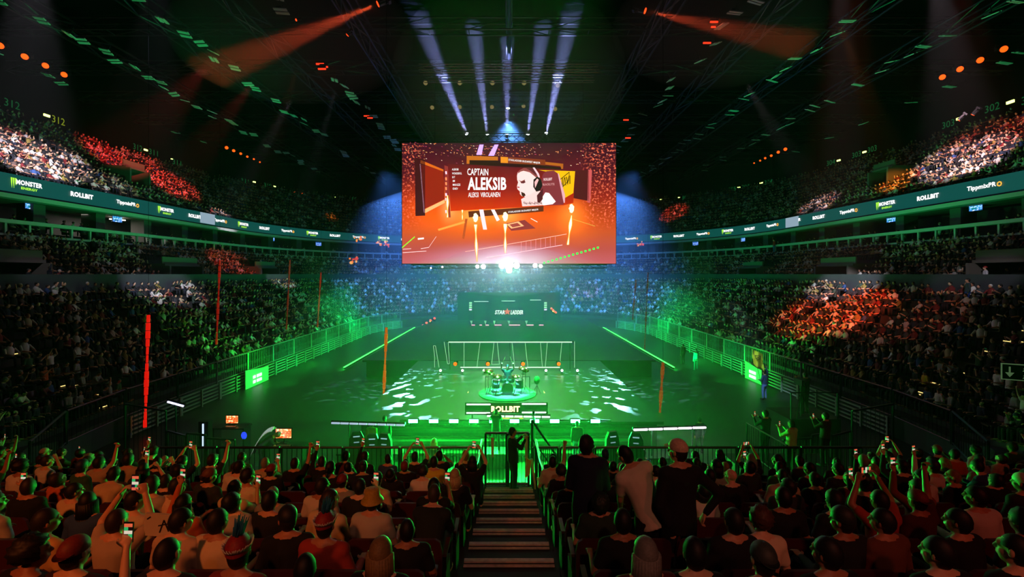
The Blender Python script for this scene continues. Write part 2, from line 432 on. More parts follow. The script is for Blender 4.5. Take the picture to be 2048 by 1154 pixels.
# ------------------------------------------------------------------ ribbon display
rb = thing('ribbon_display', 'dark green LED ribbon board with white sponsor lettering running round the stands', 'display')
mb = MB()
g_rib = glow('#0c4a44', 1.0)
prism(mb, SIDE, TB - 0.18, TB - 0.02, 13.2, 14.4, g_rib); mb.build('panel_band', rb)
mt = MB(); mt_white = glow('#ffffff', 1.6); mt_green = glow('#a6f03a', 1.4); mt_or = glow('#ffb03a', 1.4)
W_ = []
q_ = walk(SIDE, TB - 0.22, .1); nq = len(q_)
for s, y0, seq in ((-1, 31.6, (0, 1, 2)), (1, 32.3, (2, 1, 0))):
    i0 = min(range(nq // 3), key=lambda i: abs(q_[i][0].y - y0)) - 43 * 2
    for k in range(60):
        i = i0 + 43 * k
        if i < 0: continue
        if i > nq // 2 - 15: break
        p, n, tg = q_[i]
        if s > 0: p = Vector((-p.x, p.y)); n = Vector((-n.x, n.y)); tg = Vector((n.y, -n.x))
        W_.append((seq[(k - 2) % 3], p, n, tg))
for j, p, n, tg in W_:
    xa = Vector((tg.x, tg.y, 0)); c = Vector((p.x, p.y, 13.8))
    inn = Vector((-n.x, -n.y, 0)) * 0.02; c = c + inn
    if j == 0:
        put_text(mt, 'MONSTER', c + xa * 0.35 + Vector((0, 0, .12)), 1.75, .34, mt_white, xa, bold=.05)
        put_text(mt, 'ENERGY', c + xa * 0.35 - Vector((0, 0, .25)), 1.1, .18, mt_green, xa, bold=.04)
        for a in (-.85, -.72, -.59): 
            q = c + xa * a
            mt.poly([q + Vector((0, 0, .35)), q + xa * .1 + Vector((0, 0, .35)), q + xa * .07 + Vector((0, 0, -.35 if a < -.6 else -.15)), q + xa * .02], .01, mt_green, Vector((n.x, n.y, 0)))
    elif j == 1: put_text(mt, 'ROLLBIT', c, 1.9, .38, mt_white, xa, bold=.07)
    else:
        put_text(mt, 'TippmixPR', c - xa * .15, 2.0, .42, mt_white, xa, bold=.04); put_text(mt, 'O', c + xa * 1.06, .34, .36, mt_or, xa, bold=.06)
mt.build('lettering', rb)
for k, s in enumerate((-1, 1)):
    # a blank pale stretch of the board
    y = 50.9 + (s > 0) * 3.3; m = MB(); m.box((s * (18 + TB - 0.24), y, 13.8), (.06, 2.4, 1.15), glow('#8fa5b5', 1.0)); m.build('panel_blank', rb)

# ------------------------------------------------------------------ section numbers and exit lamps high on the upper wall
m_num = glow('#0f5a2c', 0.8); m_exit = glow('#e6ff7a', 4.0); m_numy = glow('#7f8f1a', 0.9)
def high(px, py):
    """point on the upper back wall seen at this pixel"""
    best = None
    u = (px - 1018) / F
    for p, n, tg in HW:
        e = abs(p.x / p.y - u)
        if best is None or e < best[0]: best = (e, p, n, tg)
    _, p, n, tg = best
    return Vector((p.x - n.x * .1, p.y - n.y * .1, EYE - (py - 548) / F * p.y)), n, tg
HW = walk([b for b in SIDE if b[3] > -0.3], TX + 0.45, 0.4)
SIGNS = [('312', 20, 208), ('312', 117, 241), ('312', 272, 295), ('311', 307, 305), ('311', 350, 325), ('311', 490, 362), ('310', 535, 371), ('310', 657, 394), ('309', 706, 398),
         ('302', 1985, 215), ('302', 2062, 197), ('303', 1897, 248), ('303', 1712, 309), ('303', 1748, 298), ('304', 1664, 325), ('304', 1536, 364), ('304', 1492, 373), ('305', 1466, 378), ('305', 1372, 395), ('305', 1310, 401)]
for s, px, py in SIGNS:
    c, n, tg = high(px, py); m = MB(); xa = Vector((tg.x, tg.y, 0))
    put_text(m, s, c, 1.35, .72, m_numy if (px, py) == (117, 241) else m_num, xa, bold=0)
    side = 'left' if px < 1018 else 'right'
    tag(m.build('section_number'), 'dim green number %s on the upper %s wall, %s' % (s, side, {20: 'at the picture edge', 117: 'beside a yellow lamp', 2062: 'at the picture edge'}.get(px, 'between numbers at height %s of the row' % px) if False else '%s' % ({20: 'cut by the frame edge', 117: 'right of the nearest yellow lamp', 272: 'left of the second yellow lamp', 307: 'right of the second yellow lamp', 350: 'right of the dimmest lamp', 490: 'above the far corner rows', 535: 'just left of the far lamps', 657: 'left of the farthest left lamp', 706: 'nearest the screen', 1985: 'left of the brightest yellow lamp', 2062: 'cut by the frame edge', 1897: 'behind the orange beams', 1712: 'left of the third lamp', 1748: 'right of the third lamp', 1664: 'left of the fourth lamp', 1536: 'right of a far lamp', 1492: 'between two far lamps', 1466: 'left of a far lamp', 1372: 'right of the farthest lamp', 1310: 'nearest the screen'}[px])), 'sign', 'section numbers under the roof')
for k, (px, py, w) in enumerate([(90, 231, .9), (290, 300, .8), (343, 318, .35), (506, 364, .7), (548, 373, .6), (671, 394, .5), (2019, 204, 1.0), (1922, 237, .9), (1730, 304, .8), (1680, 321, .8), (1522, 366, .8), (1479, 375, .7), (1359, 395, .6), (1322, 399, .5)]):
    c, n, tg = high(px, py); r = Matrix(((tg.x, n.x, 0), (tg.y, n.y, 0), (0, 0, 1))); m = MB()
    m.box(c, (.62 * w, .12, .24 * w), m_exit, r)
    tag(m.build('exit_lamp'), 'small yellow exit lamp on the upper %s wall, %s from the camera' % ('left' if px < 1018 else 'right', ['nearest', 'second', 'third', 'fourth', 'fifth', 'sixth', 'nearest', 'second', 'third', 'fourth', 'fifth', 'sixth', 'seventh', 'eighth'][k]), 'lamp', 'yellow exit lamps')
# ================================================================== hanging LED screen
D = 42.0
def S(cx, cy, dy=0.0): return P(780 + cx / 4.121, 270 + cy / 4.121, D) + Vector((0, -dy, 0))
scr = thing('led_screen', 'huge hanging LED screen showing a glowing red and orange stage with CAPTAIN ALEKSIB lettering', 'screen', P(1018, 526, D))
O0 = scr.location.copy()
class RB(MB):
    """mesh whose vertices are given in world space and stored relative to the screen"""
    def rel(s): s.v = [tuple(Vector(v) - O0) for v in s.v]; return s
mb = RB(); a = S(100, 66); b = S(1862, 1060)
cx = (a.x + b.x) / 2; cz = (a.z + b.z) / 2; SW = b.x - a.x; SH = a.z - b.z
mb.box((cx, D + .35, cz), (SW + .1, .6, SH + .1), M['black']); mb.rel().build('cabinet', scr)
# the moving picture: procedural glow of a red arena
pm = bpy.data.materials.new('screen_picture'); pm.use_nodes = True; nt = pm.node_tree; nt.nodes.clear()
N = nt.nodes.new; Lk = nt.links.new
out = N('ShaderNodeOutputMaterial'); em = N('ShaderNodeEmission'); Lk(em.outputs[0], out.inputs[0]); em.inputs[1].default_value = 1.45
tc = N('ShaderNodeTexCoord'); sp = N('ShaderNodeSeparateXYZ'); Lk(tc.outputs['Generated'], sp.inputs[0])
cr = N('ShaderNodeValToRGB'); Lk(sp.outputs['Z'], cr.inputs[0]); e = cr.color_ramp.elements
e[0].position = 0; e[0].color = lin('#b0545a'); e[1].position = 1; e[1].color = lin('#30081c')
for p_, c_ in ((.12, '#a8483f'), (.25, '#b44a26'), (.40, '#d24a14'), (.55, '#a82a12'), (.74, '#58101e')): q = e.new(p_); q.color = lin(c_)
# crowd speckle
vo = N('ShaderNodeTexVoronoi'); vo.inputs['Scale'].default_value = 95; Lk(tc.outputs['Generated'], vo.inputs['Vector'])
mp = N('ShaderNodeMapping'); mp.inputs['Scale'].default_value = (1.6, 1, 1); Lk(tc.outputs['Generated'], mp.inputs[0]); Lk(mp.outputs[0], vo.inputs['Vector'])
nz = N('ShaderNodeTexNoise'); nz.inputs['Scale'].default_value = 55; nz.inputs['Detail'].default_value = 3; Lk(mp.outputs[0], nz.inputs['Vector'])
mr = N('ShaderNodeMapRange'); mr.inputs[1].default_value = .52; mr.inputs[2].default_value = .70; Lk(nz.outputs['Fac'], mr.inputs[0])
# speckle lives in the stands: top and sides
ax = N('ShaderNodeMath'); ax.operation = 'SUBTRACT'; Lk(sp.outputs['X'], ax.inputs[0]); ax.inputs[1].default_value = .47
ab = N('ShaderNodeMath'); ab.operation = 'ABSOLUTE'; Lk(ax.outputs[0], ab.inputs[0])
m1 = N('ShaderNodeMapRange'); m1.inputs[1].default_value = .36; m1.inputs[2].default_value = .42; Lk(ab.outputs[0], m1.inputs[0])
m2 = N('ShaderNodeMapRange'); m2.inputs[1].default_value = .26; m2.inputs[2].default_value = .40; Lk(sp.outputs['Z'], m2.inputs[0])
m3 = N('ShaderNodeMath'); m3.operation = 'MULTIPLY'; Lk(m1.outputs[0], m3.inputs[0]); Lk(m2.outputs[0], m3.inputs[1])
m4 = N('ShaderNodeMath'); m4.operation = 'MULTIPLY'; Lk(m3.outputs[0], m4.inputs[0]); Lk(mr.outputs[0], m4.inputs[1])
mx = N('ShaderNodeMix'); mx.data_type = 'RGBA'; mx.inputs[7].default_value = lin('#f87050'); Lk(cr.outputs[0], mx.inputs[6]); Lk(m4.outputs[0], mx.inputs[0])
# darken between speckles at the sides
m5 = N('ShaderNodeMath'); m5.operation = 'MULTIPLY'; m5.inputs[1].default_value = .45; Lk(m3.outputs[0], m5.inputs[0])
mx2 = N('ShaderNodeMix'); mx2.data_type = 'RGBA'; mx2.inputs[7].default_value = lin('#2a0a18'); Lk(cr.outputs[0], mx2.inputs[6]); Lk(m5.outputs[0], mx2.inputs[0]); Lk(mx2.outputs[2], mx.inputs[6])
# orange glow blob over the stage in the middle
def blob(src, x, z, sx, sz, col, amt):
    g = N('ShaderNodeCombineXYZ'); 
    a1 = N('ShaderNodeMath'); a1.operation = 'MULTIPLY_ADD'; a1.inputs[1].default_value = 1 / sx; a1.inputs[2].default_value = -x / sx; Lk(sp.outputs['X'], a1.inputs[0])
    a2 = N('ShaderNodeMath'); a2.operation = 'MULTIPLY_ADD'; a2.inputs[1].default_value = 1 / sz; a2.inputs[2].default_value = -z / sz; Lk(sp.outputs['Z'], a2.inputs[0])
    Lk(a1.outputs[0], g.inputs[0]); Lk(a2.outputs[0], g.inputs[1])
    gr = N('ShaderNodeTexGradient'); gr.gradient_type = 'QUADRATIC_SPHERE'; Lk(g.outputs[0], gr.inputs[0])
    k = N('ShaderNodeMath'); k.operation = 'MULTIPLY'; k.inputs[1].default_value = amt; Lk(gr.outputs['Fac'], k.inputs[0])
    m = N('ShaderNodeMix'); m.data_type = 'RGBA'; m.inputs[7].default_value = lin(col); Lk(src, m.inputs[6]); Lk(k.outputs[0], m.inputs[0]); return m.outputs[2]
s_ = blob(mx.outputs[2], .36, .36, .50, .30, '#ff6a14', 1.0)
s_ = blob(s_, .33, .40, .14, .16, '#ffb050', .8); s_ = blob(s_, .49, .40, .12, .14, '#ffb050', .8); s_ = blob(s_, .79, .40, .10, .22, '#ff9a40', .8); s_ = blob(s_, .22, .46, .07, .2, '#ffb868', .8)
s_ = blob(s_, .08, .47, .2, .3, '#ff5410', .5)
s_ = blob(s_, .80, .34, .18, .30, '#ff7018', .7)
s_ = blob(s_, .47, .0, .5, .22, '#f0c8f0', .9)
Lk(s_, em.inputs[0])
mb = RB(); mb.add([(a.x, D, b.z), (b.x, D, b.z), (b.x, D, a.z), (a.x, D, a.z)], [(0, 1, 2, 3)], pm); mb.add([(a.x, D + .02, b.z), (a.x, D + .03, a.z), (b.x, D + .03, a.z)], [(0, 1, 2)], M['black'])
mb.rel().build('picture', scr)
def pg(mb, pts, col, s=1.0, dy=.03): mb.poly([S(x, y, dy) for x, y in pts], .004, glow(col, s * 1.35) if isinstance(col, str) else col, Vector((0, 1, 0)))
# stage set inside the picture
mb = RB()
pg(mb, [(205, 185), (290, 205), (290, 665), (210, 668)], '#3a0c14'); pg(mb, [(252, 240), (440, 300), (450, 530), (285, 610)], '#8a1c10')
pg(mb, [(252, 206), (440, 285), (442, 302), (250, 232)], '#d06018'); pg(mb, [(288, 612), (452, 532), (452, 560), (288, 645)], '#ffb070')
pg(mb, [(245, 240), (252, 240), (287, 640), (278, 640)], '#f0b0d0'); pg(mb, [(1510, 290), (1640, 290), (1640, 545), (1510, 520)], '#4a1018'); pg(mb, [(1632, 285), (1665, 290), (1650, 560), (1625, 555)], '#c05050')
pg(mb, [(448, 250), (478, 260), (500, 680), (470, 680)], '#8a2a2a')
for y in (300, 350, 390, 430, 480, 520, 570, 620): pg(mb, [(455, y), (468, y), (470, y + 24), (458, y + 24)], '#ffc0d8' if y % 20 == 0 else '#ff8050', 1.3, .04)
pg(mb, [(632, 172), (890, 180), (890, 210), (655, 208), (655, 238), (632, 238)], '#b8641c'); pg(mb, [(910, 178), (1280, 205), (1280, 250), (912, 232)], '#7a3018', 1, .04); pg(mb, [(912, 180), (972, 184), (972, 232), (912, 230)], '#e08a1c', 1, .05)
pg(mb, [(1280, 222), (1428, 238), (1426, 280), (1408, 280), (1405, 258), (1280, 245)], '#a85a1c'); pg(mb, [(655, 208), (910, 212), (1410, 268), (1410, 284), (655, 244)], '#2a0c10', 1, .035)
pg(mb, [(645, 630), (900, 612), (1265, 585), (1265, 630), (975, 655), (650, 680)], '#5a2414', 1, .04)
# floor shapes
pg(mb, [(950, 730), (1110, 700), (1200, 770), (1000, 790)], '#8a3030', 1, .02); pg(mb, [(960, 735), (1060, 712), (1105, 750), (1000, 772)], '#ffb27a', 1, .03); pg(mb, [(985, 738), (1050, 724), (1080, 748), (1010, 762)], '#9c4038', 1, .04)
pg(mb, [(395, 775), (610, 710), (620, 725), (400, 790)], '#ff9c40', 1, .02); pg(mb, [(595, 850), (620, 690), (640, 690), (612, 860)], '#b04a20', 1, .02)
pg(mb, [(735, 615), (770, 615), (800, 780), (768, 780)], '#ffd8dc', 1.0, .05); pg(mb, [(832, 615), (862, 615), (905, 700), (880, 712)], '#ffe0e8', 1.0, .05)
for q0, q1, w, c in (((620, 960), (1455, 815), 4, '#ffb4a0'), ((790, 1010), (1420, 905), 4, '#ffc8d0'), ((105, 940), (175, 935), 4, '#ffd0d0'), ((255, 935), (320, 925), 4, '#ffd0d0'), ((320, 925), (382, 835), 4, '#ffd0d0'), ((105, 968), (300, 955), 4, '#ffd0d0'), ((1500, 690), (1690, 750), 4, '#c8a040'), ((100, 925), (205, 835), 9, '#7cff30'), ((1160, 685), (1215, 715), 6, '#ffe0d0'), ((230, 850), (280, 845), 14, '#ffe0d8'), ((1050, 390), (1000, 470), 3, '#c05038')):
    pg(mb, [(q0[0], q0[1]), (q1[0], q1[1]), (q1[0], q1[1] + w), (q0[0], q0[1] + w)], c, 1.1, .05)
for x in range(1080, 1400, 40): pg(mb, [(x, 885 - (x - 1080) * .17), (x + 3, 885 - (x - 1080) * .17), (x + 3, 970 - (x - 1080) * .17), (x, 970 - (x - 1080) * .17)], '#e08890', 1, .05)
for a_ in (-45, 45):
    pass
pg(mb, [(738, 80), (772, 80), (755, 165), (712, 165)], '#c8a0ff', 1.2, .05); pg(mb, [(862, 80), (895, 80), (858, 172), (810, 172)], '#c8a0ff', 1.2, .05)
random.seed(3)
for k in range(260):
    if k < 110: x = random.uniform(150, 1300); y = 85 + (x - 700) * .045 + random.choice((0, 22, 48, 70)) + random.uniform(-4, 4)
    else: x = random.uniform(120, 1840); y = random.uniform(75, 250)
    if 620 < x < 1430 and y > 172: continue
    w = random.uniform(4, 14); c = random.choice(['#ffb070', '#ff7a40', '#ffa060', '#ff6048', '#ffd8c0', '#c84070'])
    pg(mb, [(x, y), (x + w, y + 2), (x + w, y + 6), (x, y + 4)], c, random.choice([.6, 1.0]), .02)
mb.rel().build('stage_image', scr)
# inner banner with lettering
bm_ = bpy.data.materials.new('banner_picture'); bm_.use_nodes = True; n2 = bm_.node_tree; n2.nodes.clear()
o2 = n2.nodes.new('ShaderNodeOutputMaterial'); e2 = n2.nodes.new('ShaderNodeEmission'); t2 = n2.nodes.new('ShaderNodeTexCoord'); s2 = n2.nodes.new('ShaderNodeSeparateXYZ'); c2 = n2.nodes.new('ShaderNodeValToRGB')
n2.links.new(t2.outputs['Generated'], s2.inputs[0]); n2.links.new(s2.outputs['Z'], c2.inputs[0]); n2.links.new(c2.outputs[0], e2.inputs[0]); n2.links.new(e2.outputs[0], o2.inputs[0])
c2.color_ramp.elements[0].color = lin('#e83a10'); c2.color_ramp.elements[1].color = lin('#6a1420'); q = c2.color_ramp.elements.new(.45); q.color = lin('#9c1a18')
mb = RB(); pg(mb, [(478, 240), (1525, 300), (1510, 560), (1430, 580), (1265, 585), (500, 628)], bm_, 1, .06)
mb.rel().build('banner_image', scr)
mb = RB(); w_ = glow('#ffffff', 1.25)
def T(s, x, y, w, h, m=w_, bold=.03, rise=0.0, dy=.12, shear=0):
    xa = Vector((1, 0, -rise)).normalized(); put_text(mb, s, S(x, y, dy), w / 4.121 / F * D, h / 4.121 / F * D, m, xa, bold=bold, shear=shear)
T('CAPTAIN', 724, 307, 172, 56, bold=.015, rise=.02); T('ALEKSIB', 800, 403, 318, 106, bold=.045); T('ALEKSI  VIROLAINEN', 777, 494, 262, 40, bold=.01, rise=-.01)
for s, x, y, w in (('ALEKSIB', 539, 286, 54), ('WONDERFUL', 553, 319, 80), ('B1T', 526, 350, 22), ('IM', 527, 381, 16), ('MAKAZZE', 550, 412, 62), ('ISAEV', 540, 444, 42)): T(s, x, y, w, 17, bold=.01)
T('STARLADDER BUDAPEST MAJOR', 1107, 222, 262, 20, bold=.01, rise=.1); T('STARLADDER BUDAPEST MAJOR', 1098, 628, 250, 18, bold=.01, rise=-.09)
T('ROLLBIT', 1300, 368, 70, 22, glow('#ffd8d8', 1), bold=.06, rise=-.05, dy=.2); T('BLACKLYTE', 1306, 410, 96, 18, glow('#e8a8a8', 1), bold=.02, rise=-.03, dy=.2)
mb.rel().build('lettering', scr)
mb = RB()      # portrait, chair and flag in the banner
pg(mb, [(1225, 290), (1525, 300), (1510, 480), (1440, 520), (1405, 380), (1370, 320)], '#e8b010', 1, .07)
T('N/\\VI', 1440, 385, 96, 70, glow('#4a3a08', 1), bold=.05, rise=-.35, dy=.09)
for q0, q1 in (((1395, 370), (1475, 305)), ((1475, 305), (1470, 375)), ((1470, 375), (1415, 432)), ((1415, 432), (1395, 370))):
    pg(mb, [(q0[0], q0[1]), (q1[0], q1[1]), (q1[0] + 4, q1[1] + 5), (q0[0] + 4, q0[1] + 5)], '#4a3a08', 1, .09)
pg(mb, [(1250, 360), (1262, 320), (1290, 300), (1350, 296), (1382, 320), (1410, 400), (1435, 500), (1430, 575), (1265, 582), (1240, 480)], '#7a2a34', 1, .10)
pg(mb, [(1382, 322), (1390, 318), (1442, 500), (1440, 560), (1430, 560)], '#d8a0a8', 1, .11)
pg(mb, [(1090, 590), (1080, 530), (1140, 500), (1200, 440), (1250, 470), (1262, 580)], '#ecc8c4', 1, .12)
pg(mb, [(1245, 530), (1280, 475), (1310, 480), (1365, 550), (1340, 572), (1262, 582)], '#ffe8e4', 1, .125)
pg(mb, [(1210, 500), (1260, 440), (1258, 530), (1235, 560), (1215, 560)], '#4a1420', 1, .127)
pg(mb, [(1046, 340), (1052, 312), (1072, 292), (1110, 282), (1160, 284), (1205, 330), (1215, 420), (1190, 470), (1150, 495), (1115, 512), (1085, 505), (1070, 488), (1070, 468), (1050, 448), (1046, 425), (1056, 392), (1048, 372)], '#f2d0cc', 1, .13)
pg(mb, [(1052, 322), (1062, 296), (1100, 274), (1160, 272), (1205, 290), (1232, 330), (1238, 380), (1210, 400), (1200, 350), (1150, 310), (1100, 298), (1075, 305)], '#8a4040', 1, .14)
pg(mb, [(1120, 276), (1165, 272), (1205, 290), (1232, 330), (1200, 335), (1160, 300)], '#5a2028', 1, .145)
pg(mb, [(1080, 470), (1108, 482), (1118, 500), (1100, 512), (1085, 500)], '#3a0c14', 1, .15); pg(mb, [(1074, 388), (1110, 380), (1118, 392), (1100, 402), (1080, 400)], '#5a2028', 1, .15)
pg(mb, [(1056, 372), (1082, 384), (1112, 370), (1112, 378), (1082, 392)], '#7a3030', 1, .155); pg(mb, [(1048, 425), (1068, 430), (1066, 440), (1052, 438)], '#a85050', 1, .15)
pg(mb, [(1182, 370), (1215, 345), (1245, 370), (1255, 420), (1235, 462), (1205, 470), (1180, 430)], '#1c0c14', 1, .16); pg(mb, [(1190, 390), (1212, 362), (1225, 372), (1205, 420), (1195, 440)], '#e8b0b0', 1, .165)
pg(mb, [(1175, 272), (1190, 270), (1225, 320), (1235, 352), (1222, 352), (1205, 318)], '#e8c0c8', 1, .16)
for k in range(14):
    x = 1100 + k * 11; pg(mb, [(x, 560 + (k % 3) * 6), (x + 6, 545 + (k % 4) * 5), (x + 9, 575)], '#4a1822', 1, .14)
mb.rel().build('portrait_image', scr)
mb = RB()      # flames in the picture
fl = glow('#fff2b0', 2.2); fo = glow('#ff9a28', 1.2)
def flame(x, y0, y1, w, ball):
    random.seed(int(x)); L = []; R_ = []
    for k in range(13):
        f = k / 12; ww = w * (.55 + .45 * math.sin(f * 9 + x)) * (1 - f * .55); y = y0 + (y1 - y0) * f; xx = x + (y1 > 1000) * f * 12 - (x > 1400) * f * 30
        L.append((xx - ww, y)); R_.append((xx + ww, y))
    pg(mb, [(p[0] + (6 if p in R_ else -6), p[1]) for p in L + R_[::-1]], fo, 1, .17); pg(mb, L + R_[::-1], fl, 1, .18)
    if ball: pg(mb, [(x + (18 + 4 * math.sin(k * 3)) * math.cos(k * .45) * ball, y0 - 52 * ball + 34 * ball * math.sin(k * .45)) for k in range(14)], fl, 1, .18)
flame(706, 740, 1045, 13, 1.1); flame(950, 735, 975, 13, 1.15); flame(1494, 665, 905, 14, 1.1); flame(476, 500, 680, 10, 0); flame(598, 620, 700, 5, 0)
mb.rel().build('flame_image', scr)
mb = RB()
gl_ = glow('#3cff50', 1.5)
for k in range(14): x = 1270 + k * 34; y = 1054 - k * 9.6; pg(mb, [(x - 8, y - 8), (x + 9, y - 9), (x + 9, y + 7), (x - 8, y + 8)], gl_, 1, .05)
mb.rel().build('light_row_image', scr)
# header truss above the screen and rigging
mb = RB(); truss(mb, (-5.4, D + 1.0, 20.0), (5.4, D + 1.0, 20.0), .75, M['rail'], .05, .8); mb.rel().build('header_truss', scr)
mb = RB(); mb.box((0, D + 1, 19.75), (10.8, .5, .12), M['black']); mb.rel().build('header_beam', scr)
for x in (-7, -3.5, 3.5, 7):
    mb = RB(); mb.tube((x, D + 1, 19.8), (x, D + 1, 26), .03, M['darkmetal'], 5); mb.rel().build('hanging_cable', scr)

# ================================================================== lamps in the roof
fl_w = M['lampglass']; 
def make_flood():
    t = thing('flood_light', '', 'lamp')
    for s in (-1, 1):
        m = MB(); m.box((s * .15, 0, 0), (.20, .82, .06), fl_w); m.build('light_panel', t)
    m = MB(); m.box((0, 0, .08), (.56, .12, .07), M['darkmetal']); m.tube((0, 0, .1), (0, 0, .55), .03, M['darkmetal'], 5); m.box((0.0, .18, .14), (.3, .25, .1), M['darkmetal']); m.build('bracket', t)
    return t
fl0 = make_flood(); used = [False]; random.seed(11)
ORD = 'first second third fourth fifth sixth seventh eighth ninth tenth eleventh twelfth thirteenth fourteenth fifteenth sixteenth seventeenth eighteenth nineteenth twentieth'.split()
ORD += ['twenty-' + o for o in ORD[:9]] + ['thirtieth'] + ['thirty-' + o for o in ORD[:9]] + ['fortieth'] + ['forty-' + o for o in ORD[:9]] + ['fiftieth'] + ['fifty-' + o for o in ORD[:9]] + ['sixtieth'] + ['sixty-' + o for o in ORD[:9]]
ROWS = [(-37.4, 'outermost left', 30), (-29.6, 'second left', 30), (-21.7, 'third left', 31), (-13.9, 'innermost left', 27), (13.9, 'innermost right', 27), (21.7, 'third right', 31), (29.6, 'second right', 30), (37.4, 'outermost right', 26)]
for x, nm, n in ROWS:
    y = 26.5 if abs(x) < 36 else 33; k = 0
    ymax = 76 if abs(x) < 25 else (72 if abs(x) < 33 else 62)
    while y < ymax and k < 38:
        if rnd() < (.80 if abs(x) < 36 else .5):
            o = fl0 if not used[0] else dup(fl0); used[0] = True
            o.location = (x + random.uniform(-.5, .5), y, 23.6 + random.uniform(-.15, .15))
            ry = (.40 if x < 0 else -.40) * random.choice((1, 1, .5)); o.rotation_euler = (random.choice((.25, .1, 0)), ry, random.choice((1.57, 1.57, 1.35, .3, 0)))
            o['label'] = 'twin panel flood light under the roof, %s of the %s row from the camera' % (ORD[k], nm); o['group'] = 'flood lights under the roof'; k += 1
        y += random.choice((1.3, 1.3, 1.5, 1.2, 2.4)) * (1 if abs(x) < 36 else 1.5)
# small moving heads
def make_head(lensm, r=.16):
    t = thing('moving_head_light', '', 'lamp')
    m = MB(); m.box((0, 0, .42), (.34, .34, .14), M['darkmetal']); m.build('base', t)
    m = MB(); m.box((-.2, 0, .15), (.05, .14, .5), M['darkmetal']); m.box((.2, 0, .15), (.05, .14, .5), M['darkmetal']); m.box((0, 0, .37), (.45, .14, .06), M['darkmetal']); m.build('yoke', t)
    m = MB(); m.lathe([(.08, .22), (.15, .12), (.16, -.14), (r + .01, -.2)], M['darkmetal'], 12); h = m.build('head', t)
    m = MB(); m.lathe([(r, -.212), (r * .9, -.235), (r * .3, -.25)], lensm, 14); m.build('lens', t)
    return t
def lamp(proto, used_, loc, label, group, scale=1.0, down=(0, 0, -1)):
    o = proto if not used_.get(proto.name) else dup(proto); used_[proto.name] = True
    o.location = loc; o.scale = (scale,) * 3; v = Vector(down); o.rotation_euler = v.to_track_quat('-Z', 'Y').to_euler(); o['label'] = label; o['group'] = group; return o
U = {}
am = make_head(glow('#ff4a0c', 2.6)); rd = make_head(glow('#ff3a10', 3.5)); wh = make_head(glow('#eef2ff', 14.0), .18); dk = make_head(mat('dim_lens', '#20242c', .1, emit='#b09a60', strength=.5))
for px, py in ((3, 90), (52, 112), (93, 130), (130, 148)): lamp(am, U, P(px, py, 31 + (px / 130) * 6), 'orange spot lamp over the upper left tier, %s of the line of four' % ORD[(3, 52, 93, 130).index(px)], 'orange spot lamps over the upper tiers', 1.3, (.6, -1, -.7))
for px, py in ((2005, 97), (1958, 119), (1918, 137), (1883, 153)): lamp(am, U, P(px, py, 31 + (2005 - px) / 130 * 6), 'orange spot lamp over the upper right tier, %s of the line of four' % ORD[(2005, 1958, 1918, 1883).index(px)], 'orange spot lamps over the upper tiers', 1.3, (-.6, -1, -.7))
for k, (px, py) in enumerate(((454, 295), (468, 301), (482, 307), (495, 313), (508, 318), (520, 324))): lamp(am, U, P(px, py, 54 + k * 2), 'small far orange lamp, line of six by the left corner, %s from left' % ORD[k], 'far orange lamps', 1.15 - k * .11, (.4, -1, -.4))
for k, (px, py) in enumerate(((1570, 298), (1556, 304), (1542, 311), (1530, 316), (1520, 321), (1508, 326))): lamp(am, U, P(px, py, 54 + k * 2), 'small far orange lamp, line of six by the right corner, %s from right' % ORD[k], 'far orange lamps', 1.15 - k * .11, (-.4, -1, -.4))
# two big red lamps with beams above the screen
for s, px, py, tgt in ((-1, 763, 5, (-27, 26, 15)), (1, 1283, 20, (25, 24, 17.5))):
    p = P(px, py, 29.5 if s < 0 else 30.5); lamp(rd, U, p, 'bright red spot lamp with a hazy beam, above and %s of the screen' % ('left' if s < 0 else 'right'), 'red beam lamps', 1.2, tuple(Vector(tgt) - p))
    spot('red_beam', p + (Vector(tgt) - p).normalized() * .4, tgt, (34000, 20000)[s > 0], (1.0, .10, .03), 13, .7, .1)
lamp(rd, U, P(698, 67, 30), 'small orange lamp seen edge on below the red beam left of the screen', 'red beam lamps', .7, (-1, 0, -1))
lamp(rd, U, P(595, 39, 30), 'tiny orange lamp among the white panels at the top left of the roof', 'red beam lamps', .5, (-1, -1, -1))
for k, (px, py) in enumerate(((640, 128), (648, 134), (644, 138), (733, 232), (740, 236), (1428, 44), (1430, 54), (1414, 86), (1252, 240), (1256, 276))):
    m = MB(); m.box(P(px, py, 30 if py < 150 else 44), (.5, .08, .08), glow('#ff2a12', 3.0)); m.box(P(px, py, 30 if py < 150 else 44) + Vector((0, 0, .12)), (.56, .12, .12), M['darkmetal'])
    tag(m.build('red_strip_light'), 'tiny red strip light in the roof %s of the screen, %s' % ('left' if px < 1018 else 'right', ['topmost', 'second from the top', 'third from the top', 'fourth from the top', 'lowest'][k % 5]), 'lamp', 'red strip lights in the roof')
